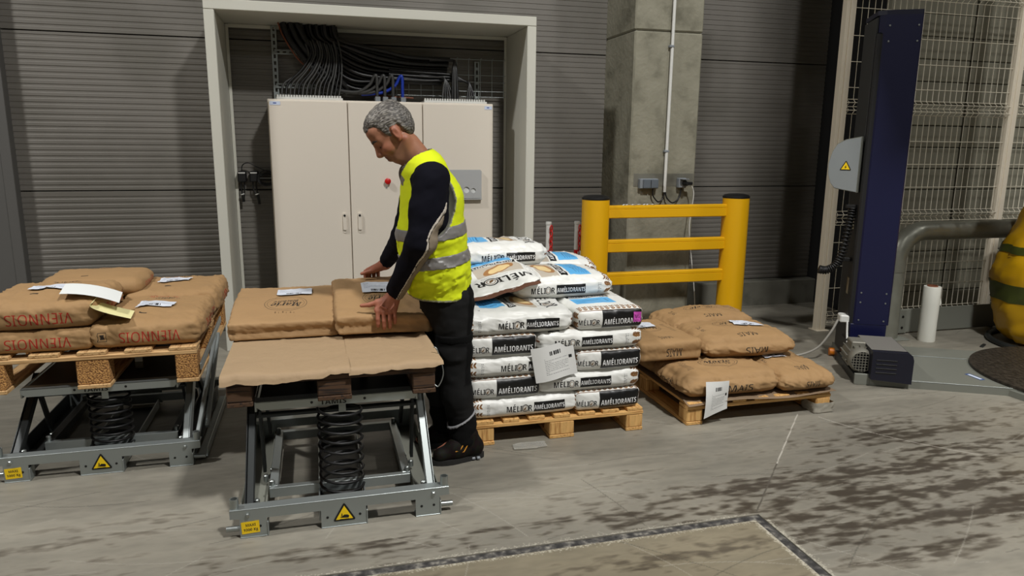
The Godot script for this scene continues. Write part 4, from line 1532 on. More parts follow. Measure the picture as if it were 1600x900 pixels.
	for s in [-0.095, 0.095]:
		box("spring_guide", Vector3(s - 0.003, 0.02, -0.82), Vector3(s + 0.003, 0.07, -0.03), 0.001, M.zinc, t)
	box("spring_plate", Vector3(-0.09, 0.02, -0.82), Vector3(0.09, 0.026, -0.03), 0.001, M.dark_steel, t)
	var st2 := nst()
	tube(st2, [Vector3(-0.34, top - 0.12, -0.55), Vector3(0.34, top - 0.12, -0.55)], 0.022, 14)
	part("cross_tube", st2, M.machine_grey, t)
	st2 = nst()
	tube(st2, [Vector3(-0.34, top - 0.09, -0.30), Vector3(0.34, top - 0.09, -0.30)], 0.012, 12)
	part("cross_tube", st2, M.dark_steel, t)
	for sp in [[0.004, -0.22, 0.092, 9.5, 0.0064]]:
		var pts := []
		var n := int(sp[3] * 16)
		for i in n + 1:
			var a := TAU * i / 16.0
			var f := float(i) / n
			var e := 0.5 - 0.5 * cos(PI * f)
			pts.append(Vector3(sp[0] + cos(a) * sp[2], lerpf(0.036, top - 0.05, lerpf(f, e, 0.15)), sp[1] + sin(a) * sp[2]))
		st2 = nst()
		tube(st2, pts, sp[4], 7)
		part("coil_spring", st2, M.black, t)
	# platform
	st2 = nst()
	var bw := 0.333
	prism(st2, PackedVector2Array([Vector2(-bw, top), Vector2(-bw, top - 0.022), Vector2(-bw + 0.02, top - 0.037), Vector2(bw - 0.01, top - 0.037), Vector2(bw, top - 0.025), Vector2(bw, top)]), zb - 0.005, zb)
	cbox(st2, Vector3(-bw, top - 0.004, zb - 0.06), Vector3(bw, top, zb), 0.001)
	var beam := part("platform_beam", st2, M.zinc, t)
	box("platform_shade_plate", Vector3(-bw + 0.01, top - 0.008, -1.15), Vector3(bw - 0.01, top - 0.004, zb - 0.06), 0.001, M.black, t)  # plate painted black to stand for the shade under the pallet
	for s in [-0.11, 0.11]:
		st2 = nst()
		lathe(st2, [Vector2(0.006, 0), Vector2(0.006, 0.001), Vector2(0, 0.001)], 10, Transform3D(Basis(Vector3.RIGHT, PI / 2), Vector3(s, top - 0.018, zb)))
		part("hole", st2, M.black, beam)
	var g := glyph_tris("TAMIS", "Droid Sans", 700)
	st2 = nst()
	for i in range(0, g.size(), 3):
		var p := []
		for k in 3:
			p.append(Vector3(-0.02 + g[i + k].x * 0.021 * 1.25, top - 0.0205 - g[i + k].y * 0.021, zb + 0.0012))
		if (p[1] - p[0]).cross(p[2] - p[0]).z < 0:
			tri(st2, p[0], p[2], p[1])
		else:
			tri(st2, p[0], p[1], p[2])
	part("lettering", st2, M.black, beam)
	box("link_tab", Vector3(0.0, top - 0.075, zb - 0.012), Vector3(0.03, top - 0.03, zb - 0.007), 0.001, M.zinc, t)
	for x in [-0.12, 0.12]:
		box("guide_tab", Vector3(x - 0.018, top - 0.004, zb - 0.25), Vector3(x + 0.018, top + 0.03, zb - 0.245), 0.001, M.machine_grey, t)
		box("guide_tab", Vector3(x - 0.018, top + 0.031, zb - 0.25), Vector3(x + 0.018, top + 0.055, zb - 0.245), 0.001, M.paper, t)
	# stickers
	var im := Image.create_empty(128, 96, false, Image.FORMAT_RGB8)
	im.fill(Color(0.93, 0.78, 0.06))
	print_text(im, "MAXI", Vector2(66, 28), 22, Color(0.05, 0.05, 0.05), 0.0, 0.95)
	print_text(im, "1000 Kg", Vector2(64, 66), 22, Color(0.05, 0.05, 0.05), 0.0, 0.95)
	var o := decal("load_sticker", im, Vector3(-0.362, 0.044, 0.001), Vector3(0.068, 0.003, 0), Vector3(-0.002, 0.05, 0), t)
	o.set_meta("label", "yellow sticker reading MAXI 1000 Kg")
	warning_triangle(t, Transform3D(Basis(), Vector3(0.002, 0.045, 0.0012)), 0.088, "hand")
	return t


func build_lifts_and_pallets() -> void:
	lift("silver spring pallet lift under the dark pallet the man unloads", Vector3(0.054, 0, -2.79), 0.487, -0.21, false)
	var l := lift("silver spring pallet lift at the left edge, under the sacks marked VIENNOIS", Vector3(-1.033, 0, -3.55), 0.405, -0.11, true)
	var st := nst()
	bar(st, Vector3(0.455, 0.47, -0.08), Vector3(0.475, 0.555, -0.72), 0.01, 0.035, Vector3.UP, 0.003)
	part("side_arm", st, M.zinc, l)
	st = nst()
	bar(st, Vector3(0.42, 0.13, -0.06), Vector3(0.465, 0.50, -0.55), 0.02, 0.04, Vector3.BACK, 0.003)
	bar(st, Vector3(0.45, 0.13, -0.16), Vector3(0.475, 0.50, -0.60), 0.02, 0.03, Vector3.BACK, 0.003)
	part("outer_strut", st, M.zinc, l)
	st = nst()
	cbox(st, Vector3(0.41, 0.01, -0.95), Vector3(0.46, 0.016, -0.06), 0.001)
	cbox(st, Vector3(0.456, 0.01, -0.95), Vector3(0.46, 0.06, -0.06), 0.001)
	part("outer_rail", st, M.zinc, l)
	pallet("dark weathered wooden pallet on the front lift, covered with brown paper", Vector3(0.04, 0.488, -2.95), 0.85, 1.2, 0.132, "old_wood", M.old_wood_x, 5, 0.13, 3)
	pallet("pale chipboard-block pallet on the left lift, under the sacks marked VIENNOIS", Vector3(-1.04, 0.406, -3.60), 0.91, 1.15, 0.179, "pale_wood", M.chipblock, 5, 0.125, 4)
	pallet("pale pine pallet on the floor under the stack of white sacks", Vector3(1.22, 0, -3.43), 0.945, 1.16, 0.134, "pine", M.pine_y, 7, 0.10, 5)
	pallet("pale pine pallet on the floor under the sacks marked MAIS", Vector3(2.43, 0, -3.42), 0.945, 1.16, 0.132, "pine", M.pine_y, 7, 0.10, 6, true)
	# stretch film wound round the right front foot of the last pallet
	st = nst(1)
	var rows := []
	for i in 7:
		var line := []
		for j in 33:
			var a := TAU * (32 - j) / 32 if j > 0 and j < 32 else 0.0
			var q := Vector3(clampf(cos(a) * 1.35, -1, 1) * 0.068, 0.004 + i * 0.010, clampf(sin(a) * 1.35, -1, 1) * 0.066)
			var wv := 0.99 + 0.13 * noise.get_noise_2d(cos(a) * 3.0 + i * 2.0, sin(a) * 3.0)
			line.append(Vector3(q.x * wv, q.y, q.z * wv))
		rows.append(line)
	sheet(st, rows, 0.001)
	var film := part("film_wrap", st, mat("cling", Color(0.62, 0.6, 0.55), 0.3), self)
	film.position = Vector3(2.852, 0, -3.47)
	var scrap := nst(1)
	rows = []
	for i in 7:
		var line := []
		for j in 9:
			var a := noise.get_noise_2d(i * 0.9, j * 0.7)
			line.append(Vector3((j - 4) * 0.022 + a * 0.01, 0.006 + 0.006 * absf(a) + 0.004 * absf(sin(j * 1.3 + i)), (i - 3) * 0.014 * (1.0 - 0.06 * absf(j - 4))))
		rows.append(line)
	sheet(scrap, rows, 0.0005)
	var pl := mat("clear_film", Color(0.85, 0.85, 0.82, 0.22), 0.2)
	pl.transparency = BaseMaterial3D.TRANSPARENCY_ALPHA
	var so := part("film_scrap", scrap, pl, self)
	so.position = Vector3(1.02, 0, -3.36)
	tag(so, "crumpled clear film scrap on the floor before the white sacks' pallet", "film")
	tag(film, "crumpled stretch film wound round the right front foot of the MAIS pallet", "film")
	# brown paper sheets on the front pallet
	for k in 2:
		var x0: float = [-0.405, 0.10][k]
		var x1: float = [0.105, 0.50][k]
		rows = []
		for i in 41:
			var f := i / 40.0
			var line := []
			for j in 33:
				var g := j / 32.0
				var x := lerpf(x0, x1, g)
				var hang: float = 0.022 + 0.014 * noise.get_noise_2d(x * 5.0, 2.0) * 1.5 + [0.012 * (1.0 - g), 0.008 * (1.0 - g) - 0.012 * g][k]
				var s := lerpf(0.0, 1.165 + hang, smoothstep(0.0, 1.0, f) * 0.5 + f * 0.5)
				var over := maxf(0.0, s - 1.152)
				var z := -4.10 + minf(s, 1.152) + minf(over, 0.010) + 0.35 * maxf(0.0, over - 0.01)
				var y := 0.6225 + 0.0025 * k + 0.003 * absf(noise.get_noise_2d(x * 4.0, z * 4.0)) - 0.92 * maxf(0.0, over - 0.006)
				y += 0.010 * smoothstep(0.9, 1.1, s) * maxf(0.0, sin(x * 15.0 + 2.0 * k)) * (1.0 if over < 0.008 else 0.6)
				for fold in [-0.17, 0.02, 0.27]:
					y += 0.004 * exp(-pow((x - fold - 0.01 * sin(z * 4.0)) / 0.010, 2.0))
				y += 0.0025 * exp(-pow((z + 3.22 + 0.02 * sin(x * 5.0)) / 0.012, 2.0))
				var xx := x
				if k == 1:
					var er := smoothstep(0.82, 1.0, g)
					y += er * (0.012 + 0.008 * sin(z * 9.0))
					xx -= er * 0.02 * (0.5 + 0.5 * sin(z * 5.0))
				line.append(Vector3(xx, y, z))
			rows.append(line)
		st = nst(2)
		sheet(st, rows, 0.0012)
		tag(part("kraft_sheet", st, M.kraft, self), ["brown paper sheet on the left half of the dark pallet", "brown paper sheet with curled right edge, before the man's knee"][k], "paper sheet", "brown paper sheets on the dark pallet")
	st = nst()
	tube(st, curve([Vector3(0.47, 0.50, -3.03), Vector3(0.488, 0.49, -3.02), Vector3(0.512, 0.55, -3.03), Vector3(0.49, 0.645, -3.05), Vector3(0.475, 0.66, -3.06)]), 0.003, 6)
	tag(part("wire_loop", st, M.steel, self), "bright wire loop sticking out beside the man's knee at the dark pallet", "wire")


# ---------------------------------------------------------------- sacks
# the surface of a sack: x, y, z run over a cube from -1 to 1; the sack stands on y = 0
func sack_point(o: Dictionary, c: Vector3) -> Vector3:
	var half: Vector3 = o.size * 0.5
	var r: float = minf(o.get("round", 0.035), half.y * 0.8)
	var core := half - Vector3(r, r, r)
	var q := c * half
	var k := q.clamp(-core, core)
	var d := q - k
	var p := k + (d.normalized() * r if d.length() > 0.0001 else Vector3())
	var ax := absf(c.x)
	var az := absf(c.z)
	var pinch: float = o.get("pinch", 0.25)
	var top := 0.5 + 0.5 * c.y
	# ends thin out, the middle bulges
	p.y *= 1.0 - pinch * (pow(ax, 6.0) * 0.8 + pow(az, 6.0) * 0.6)
	p.y += top * float(o.get("bulge", 0.02)) * (1.0 - ax * ax) * (1.0 - az * az)
	var sb: float = o.get("belly", 0.012) * (1.0 - c.y * c.y)
	p.z += signf(c.z) * pow(az, 4.0) * sb * (1.0 - ax * ax)
	p.x += signf(c.x) * pow(ax, 4.0) * sb * (1.0 - az * az)
	# dents and creases
	var s: float = o.get("seed", 0.0)
	var amp: float = o.get("dent", 0.006)
	var n := noise.get_noise_3d(p.x * 5.0 + s * 7.1, p.y * 5.0, p.z * 5.0 - s * 3.7)
	var ridge := 1.0 - absf(noise.get_noise_3d(p.x * 6.0 - s, p.y * 9.0 + s, p.z * 6.0)) * 2.0
	var fine := 1.0 - absf(noise.get_noise_3d(p.x * 5.0 + s * 2.0, p.y * 20.0, p.z * 26.0 + s)) * 2.0
	var out := Vector3(c.x * pow(ax, 3.0), c.y * pow(absf(c.y), 3.0), c.z * pow(az, 3.0)).normalized()
	var ends := smoothstep(0.55, 1.0, ax)
	var rough := amp * (n * 0.9 + 0.35 * ridge + 0.7 * fine * ends)
	var cr := noise.get_noise_3d(p.x * 4.0 + s * 5.0, p.y * 6.0 - s, p.z * 4.0 + s)
	var cr2 := noise.get_noise_3d(p.x * 9.0 - s * 3.0, p.y * 12.0, p.z * 9.0 + s * 2.0)
	rough += amp * (0.45 * pow(1.0 - minf(1.0, absf(cr) * 5.0), 2.0) + 0.5 * pow(1.0 - minf(1.0, absf(cr2) * 5.0), 2.0) * smoothstep(0.4, 0.9, maxf(ax, az)))
	if c.y < -0.5:
		rough *= 0.2
	p += out * rough
	# folded in sides of flat sacks: a crease along the narrow faces
	var gus: float = o.get("gusset", 0.0)
	if gus > 0.0 and az > 0.9:
		p.z -= signf(c.z) * gus * (1.0 - minf(1.0, absf(c.y + 0.15) * 1.6)) * (1.0 - 0.3 * ax)
		p.z += signf(c.z) * 0.008 * pow(1.0 - minf(1.0, absf(ax - 0.86) * 14.0), 2.0)
	p.y += half.y
	if o.has("bend"):
		p = o.bend.call(p)
	return p


const REGION := {  # the print's place on the picture of each kind of sack, in parts of its size: u0, v0, u1, v1
	"top": [0.0, 0.0, 0.6, 0.8], "front": [0.0, 0.81, 0.6, 0.995], "back": [0.61, 0.81, 1.0, 0.995],
	"left": [0.61, 0.0, 1.0, 0.19], "right": [0.61, 0.2, 1.0, 0.39], "bottom": [0.7, 0.5, 0.9, 0.7]}


func sack_mesh(o: Dictionary) -> Mesh:
	var st := nst(1)
	var nx: int = o.get("nx", 44)
	var nz: int = o.get("nz", 32)
	var ny := 12 if nx > 20 else 6
	var faces := [
		["top", Vector3(-1, 1, -1), Vector3(2, 0, 0), Vector3(0, 0, 2), nx, nz],
		["front", Vector3(-1, 1, 1), Vector3(2, 0, 0), Vector3(0, -2, 0), nx, ny],
		["back", Vector3(1, 1, -1), Vector3(-2, 0, 0), Vector3(0, -2, 0), nx, ny],
		["left", Vector3(-1, 1, -1), Vector3(0, 0, 2), Vector3(0, -2, 0), nz, ny],
		["right", Vector3(1, 1, 1), Vector3(0, 0, -2), Vector3(0, -2, 0), nz, ny],
		["bottom", Vector3(-1, -1, 1), Vector3(2, 0, 0), Vector3(0, 0, -2), nx, nz]]
	for f in faces:
		var nu: int = f[4]
		var nv: int = f[5]
		var r: Array = REGION[f[0]]
		var grid := []
		for i in nv + 1:
			var line := PackedVector3Array()
			for j in nu + 1:
				line.append(sack_point(o, f[1] + f[2] * (float(j) / nu) + f[3] * (float(i) / nv)))
			grid.append(line)
		for i in nv:
			for j in nu:
				for k in [[0, 0], [1, 1], [1, 0], [0, 0], [0, 1], [1, 1]]:
					var a: int = i + k[0]
					var b: int = j + k[1]
					st.set_uv(Vector2(lerpf(r[0], r[2], float(b) / nu), lerpf(r[1], r[3], float(a) / nv)))
					st.add_vertex(grid[a][b])
	st.generate_normals()
	return st.commit()


# a printed paper stuck on a sack's top or front: centre and half size in cube units, turned by an angle
func sack_sticker(t: Node3D, o: Dictionary, face: String, c: Vector2, half: Vector2, ang: float, m: Material, called := "paper_label", lift_ := 0.009) -> void:
	var rows := []
	for i in 17:
		var line := []
		for j in 17:
			var v := Vector2((j / 8.0 - 1.0) * half.x, (i / 8.0 - 1.0) * half.y).rotated(ang)
			var a: float = o.size.x
			var b: float = o.size.z if face == "top" else o.size.y
			var u := c + Vector2(v.x / a * 2.0, v.y / b * 2.0)
			var p: Vector3
			if face == "top":
				p = sack_point(o, Vector3(u.x, 1, u.y)) + Vector3(0, lift_, 0)
			elif face == "front":
				p = sack_point(o, Vector3(u.x, -u.y, 1)) + Vector3(0, 0, lift_)
			else:
				p = sack_point(o, Vector3(-1, -u.y, u.x)) + Vector3(-lift_, 0, 0)
			line.append(p)
		rows.append(line)
	var st := nst(1)
	sheet(st, rows, 0.0006)
	part(called, st, m, t)


func printed(called: String, im: Image, rough := 0.55, crease := 0.5) -> StandardMaterial3D:
	var m := mat(called, Color.WHITE, rough)
	m.albedo_texture = texture(im)
	m.texture_repeat = true
	if crease > 0.0:
		m.normal_enabled = true
		if not M.has("crease_map"):
			var holder := mat("crease_map")
			holder.normal_texture = noise_normal(0.006, 4.0, 61, 4, FastNoiseLite.TYPE_SIMPLEX)
			(holder.normal_texture.noise as FastNoiseLite).fractal_type = FastNoiseLite.FRACTAL_RIDGED
		m.normal_texture = M.crease_map.normal_texture
		m.normal_scale = crease
	return m


func leaf(im: Image, at: Vector2, l: float, ang: float, col: Color) -> void:
	var p := PackedVector2Array()
	for i in 12:
		var t := TAU * i / 12
		p.append(at + Vector2(cos(t) * l * 0.5 + l * 0.5, sin(t) * l * 0.24 * (1.0 - 0.3 * cos(t))).rotated(ang))
	fill_poly(im, p, col)


func leaf_band(im: Image, r: Rect2, down: bool, col: Color) -> void:  # twigs with paired leaves
	var rng := RandomNumberGenerator.new()
	rng.seed = 5
	var n := maxi(1, int((r.size.y if down else r.size.x) / 34.0))
	for i in n:
		for k in 3:
			var b := r.position + (Vector2(r.size.x * (0.06 + 0.3 * k), r.size.y * (i + 0.5) / n) if down else Vector2(r.size.x * (i + 0.5) / n, r.size.y * (0.9 - 0.3 * k)))
			var a := 0.0 if down else -PI / 2
			leaf(im, b, 21, a - 0.75, col)
			leaf(im, b, 21, a + 0.75, col * 1.25)
		if down:
			im.fill_rect(Rect2i(int(r.position.x), int(r.position.y + r.size.y * (i + 0.5) / n) - 1, int(r.size.x * 0.8), 2), col)
		else:
			im.fill_rect(Rect2i(int(r.position.x + r.size.x * (i + 0.5) / n) - 1, int(r.position.y), 2, int(r.size.y)), col)


func melior(im: Image, at: Vector2, cap: float, ang := 0.0) -> void:  # the word with its ringed O
	var ink := Color(0.07, 0.07, 0.07)
	var d := Vector2.RIGHT.rotated(ang)
	print_text(im, "M\u00c9LI", at - d * cap * 1.05, cap, ink, ang, 0.95)
	print_text(im, "R", at + d * cap * 2.0, cap, ink, ang, 0.95)
	var c := at + d * cap * 1.08
	print_ring(im, c, cap * 0.66, cap * 0.66, cap * 0.14, ink)
	print_ring(im, c, cap * 0.42, cap * 0.42, cap * 0.07, Color(0.45, 0.33, 0.2))
	leaf(im, c + Vector2(-0.22, 0.28).rotated(ang) * cap, cap * 0.62, ang - 0.9, Color(0.45, 0.33, 0.2))


func px(region: String, w: int, h: int) -> Rect2:
	var r: Array = REGION[region]
	return Rect2(r[0] * w, r[1] * h, (r[2] - r[0]) * w, (r[3] - r[1]) * h)


func make_prints() -> void:
	var rng := RandomNumberGenerator.new()
	rng.seed = 2
	# white sack: 0.57 x 0.38 m top
	var w := 1024
	var h := 512
	var im := Image.create_empty(w, h, false, Image.FORMAT_RGB8)
	im.fill(Color(0.87, 0.87, 0.85))
	var black := Color(0.035, 0.035, 0.035)
	var gold := Color(0.42, 0.29, 0.16)
	var blue := Color(0.36, 0.66, 0.86)
	var r := px("top", w, h)
	leaf_band(im, Rect2(r.position + Vector2(2, 0), Vector2(62, r.size.y)), true, gold)
	im.fill_rect(Rect2i(int(r.size.x * 0.20), int(r.size.y * 0.10), int(r.size.x * 0.23), int(r.size.y * 0.62)), blue)
	for i in 5:
		im.fill_rect(Rect2i(int(r.size.x * (0.225 + 0.028 * i)), int(r.size.y * 0.16), 5, int(r.size.y * (0.42 - 0.03 * i))), Color(0.25, 0.5, 0.7))
	print_text(im, "INCORPORATION DIRECTE", Vector2(r.size.x * 0.345, r.size.y * 0.41), 9, Color(0.1, 0.24, 0.4), PI / 2, 0.75)
	print_text(im, "& FROID", Vector2(r.size.x * 0.315, r.size.y * 0.62), 12, Color(0.1, 0.24, 0.4), 0.0)
	im.fill_rect(Rect2i(int(r.size.x * 0.455), int(r.size.y * 0.08), int(r.size.x * 0.075), int(r.size.y * 0.68)), black)
	print_text(im, "AM\u00c9LIORANTS", Vector2(r.size.x * 0.4925, r.size.y * 0.42), 26, Color(0.9, 0.9, 0.9), PI / 2, 1.0)
	im.fill_rect(Rect2i(int(r.size.x * 0.545), int(r.size.y * 0.07), int(r.size.x * 0.19), int(r.size.y * 0.68)), Color(0.72, 0.68, 0.62))
	var loaf := PackedVector2Array()
	for i in 24:
		var t := TAU * i / 24
		loaf.append(Vector2(r.size.x * 0.64, r.size.y * 0.4) + Vector2(cos(t) * 42, sin(t) * 105).rotated(-0.35))
	fill_poly(im, loaf, Color(0.62, 0.45, 0.28))
	for i in loaf.size():
		loaf[i] = Vector2(r.size.x * 0.645, r.size.y * 0.39) + (loaf[i] - Vector2(r.size.x * 0.64, r.size.y * 0.4)) * 0.72
	fill_poly(im, loaf, Color(0.86, 0.76, 0.55))
	print_lines(im, Rect2(r.size.x * 0.745, r.size.y * 0.12, 16, r.size.y * 0.6), 40, Color(0.5, 0.48, 0.46), rng)
	melior(im, Vector2(r.size.x * 0.855, r.size.y * 0.44), 66, PI / 2)
	print_text(im, "25", Vector2(r.size.x * 0.165, r.size.y * 0.85), 10, Color(0.3, 0.3, 0.3), PI / 2)
	for side in ["front", "back"]:
		r = px(side, w, h)
		var flip: bool = side == "back"
		var k: float = r.size.x / 614.0
		if not flip:
			leaf_band(im, Rect2(r.position + Vector2(2, 4), Vector2(60, r.size.y - 4)), true, gold)
			print_lines(im, Rect2(r.position + Vector2(82, 22), Vector2(18, r.size.y - 34)), 8, Color(0.35, 0.35, 0.35), rng)
			melior(im, r.position + Vector2(268, r.size.y * 0.55), 30)
			im.fill_rect(Rect2i(int(r.position.x) + 352, int(r.position.y + r.size.y * 0.27), 185, int(r.size.y * 0.54)), black)
			print_text(im, "AM\u00c9LIORANTS", r.position + Vector2(444, r.size.y * 0.55), 22, Color(0.9, 0.9, 0.9), 0.0, 0.86)
		else:
			# squeezed: this strip has 400 px for the same length
			leaf_band(im, Rect2(r.position + Vector2(r.size.x - 40, 4), Vector2(38, r.size.y - 4)), true, gold)
			print_lines(im, Rect2(r.position + Vector2(r.size.x - 66, 22), Vector2(14, r.size.y - 34)), 8, Color(0.35, 0.35, 0.35), rng)
			var g := Vector2(105, r.size.y * 0.55)
			print_text(im, "M\u00c9LI", r.position + g - Vector2(20, 0), 30, black, 0.0, 0.6)
			print_text(im, "R", r.position + g + Vector2(39, 0), 30, black, 0.0, 0.6)
			print_ring(im, r.position + g + Vector2(20, 0), 12.5, 20, 3.0, black)
			print_ring(im, r.position + g + Vector2(20, 0), 7.5, 12, 2.0, Color(0.45, 0.33, 0.2))
			im.fill_rect(Rect2i(int(r.position.x) + 160, int(r.position.y + r.size.y * 0.27), 122, int(r.size.y * 0.54)), black)
			print_text(im, "AM\u00c9LIORANTS", r.position + Vector2(221, r.size.y * 0.55), 22, Color(0.9, 0.9, 0.9), 0.0, 0.56)
	r = px("left", w, h)
	im.fill_rect(Rect2i(int(r.position.x), int(r.position.y), int(r.size.x), 5), gold)
	im.fill_rect(Rect2i(int(r.position.x + r.size.x * 0.36), int(r.position.y) + 2, int(r.size.x * 0.64) + 1, int(r.size.y) - 3), black)
	melior(im, r.position + Vector2(r.size.x * 0.168, r.size.y * 0.62), 25)
	print_text(im, "AM\u00c9LIORANTS", r.position + Vector2(r.size.x * 0.665, r.size.y * 0.62), 27, Color(0.92, 0.92, 0.92), 0.0, 0.86)
	r = px("right", w, h)
	im.fill_rect(Rect2i(int(r.position.x), int(r.position.y + r.size.y * 0.35), int(r.size.x), int(r.size.y * 0.12)), Color(0.42, 0.27, 0.17))
	printed("white_sack", im, 0.42, 0.2)
	# brown sacks
	for kind in ["viennois", "mais", "plain"]:
		w = 1024
		h = 640
		im = Image.create_empty(w, h, false, Image.FORMAT_RGB8)
		var base := Color(0.615, 0.485, 0.325) if kind != "plain" else Color(0.63, 0.50, 0.345)
		im.fill(base)
		var ink := Color(0.62, 0.13, 0.06) if kind == "viennois" else Color(0.06, 0.05, 0.045)
		r = px("top", w, h)
		var c := r.size * 0.5
		var soft := base.lerp(ink, 0.75)
		if kind == "viennois":
			print_ring(im, Vector2(c.x, r.size.y * 0.22), 112, 62, 3, base.lerp(Color(0.1, 0.08, 0.06), 0.6), 0.0, PI, TAU)
			print_ring(im, Vector2(c.x, r.size.y * 0.22), 98, 50, 2, base.lerp(Color(0.1, 0.08, 0.06), 0.6), 0.0, PI, TAU)
			print_text(im, "VIENNOIS", Vector2(c.x, r.size.y * 0.06), 34, soft, PI, 1.0, "Droid Sans", 400)
			print_text(im, "Marie", Vector2(c.x, r.size.y * 0.17), 34, base.lerp(Color(0.1, 0.08, 0.06), 0.7), PI, 1.0, "Droid Serif", 700, 0.35)
			im.fill_rect(Rect2i(int(c.x) - 70, int(r.size.y * 0.72), 44, 14), base.lerp(Color.BLACK, 0.8))
		else:
			var oc := Vector2(c.x, r.size.y * 0.44)
			if kind == "plain":
				oc.y = r.size.y * 0.60
				soft = base.lerp(ink, 0.6)
			print_ring(im, oc, 128, 82, 3, soft)
			print_ring(im, oc, 112, 68, 2, soft)
			print_text(im, "Marie", oc + Vector2(0, 14), 40, ink, PI, 1.1, "Droid Serif", 700, 0.35)
			print_text(im, "Blach\u00e8re", oc - Vector2(0, 22), 22, ink, PI, 1.1, "Droid Serif", 700, 0.35)
			if kind == "mais":
				print_text(im, "MAIS", Vector2(c.x, r.size.y * 0.86), 42, ink, PI, 1.0, "Droid Sans", 400)
				print_lines(im, Rect2(r.size.x * 0.82, r.size.y * 0.28, 40, r.size.y * 0.34), 16, soft, rng)
				print_text(im, "25 KG", Vector2(r.size.x * 0.12, r.size.y * 0.52), 26, ink, PI / 2, 1.0, "Droid Sans", 400)
			else:
				for i in 6:
					im.fill_rect(Rect2i(int(c.x) - 60 + i * 22, int(r.size.y * 0.78) + (i % 2) * 4, 8 if i % 2 == 0 else 3, 16), base.lerp(Color(0.25, 0.17, 0.08), 0.55))
		if kind != "plain":
			for side in ["front", "back", "left", "right"]:
				r = px(side, w, h)
				var wide := 1.0 if side == "front" else 0.68
				print_text(im, "VIENNOIS" if kind == "viennois" else "MAIS", r.position + Vector2(r.size.x * 0.54, r.size.y * 0.55), 56 if kind == "viennois" else 50, ink, PI if side != "back" else 0.0, wide, "Droid Sans", 400)
				if side == "front" and kind == "viennois":
					var q := Rect2i(int(r.position.x) + 42, int(r.position.y) + 34, 44, 50)
					im.fill_rect(q, base.lerp(Color.BLACK, 0.7))
					im.fill_rect(q.grow(-3), base)
					im.fill_rect(q.grow(-12), base.lerp(Color.BLACK, 0.75))
		printed(kind + "_sack", im, 0.8, 0.38)
	# address label with lines and bar code
	im = Image.create_empty(192, 128, false, Image.FORMAT_RGB8)
	im.fill(Color(0.80, 0.82, 0.86))
	print_lines(im, Rect2(14, 10, 90, 14), 1, Color(0.12, 0.12, 0.14), rng)
	print_lines(im, Rect2(14, 30, 164, 54), 6, Color(0.5, 0.53, 0.6), rng)
	for i in 40:
		if rng.randf() < 0.55:
			im.fill_rect(Rect2i(52 + i * 2, 96, 2, 22), Color(0.1, 0.1, 0.12))
	printed("label_print", im, 0.7, 0.0)
	# delivery note
	im = Image.create_empty(192, 224, false, Image.FORMAT_RGB8)
	im.fill(Color(0.84, 0.84, 0.83))
	for i in 26:
		if rng.randf() < 0.6:
			im.fill_rect(Rect2i(78 + i * 2, 40, 2, 26), Color(0.12, 0.12, 0.12))
	print_lines(im, Rect2(50, 80, 110, 110), 10, Color(0.55, 0.55, 0.55), rng)
	im.fill_rect(Rect2i(164, 92, 14, 20), Color(0.07, 0.07, 0.07))
	printed("note_print", im, 0.75, 0.0)
	im = Image.create_empty(96, 96, false, Image.FORMAT_RGB8)
	im.fill(Color(0.74, 0.28, 0.66))
	print_text(im, "M5", Vector2(48, 44), 34, Color(0.12, 0.05, 0.12), -0.05, 0.9, "Droid Sans", 400)
	printed("pink_note", im, 0.8, 0.0)


func sack(called: String, label: String, group: String, o: Dictionary, m: Material, at: Vector3, turn := 0.0) -> Node3D:
	var t := thing(called, label, "sack", at, turn, group)
	put("body", sack_mesh(o), m, t)
	return t


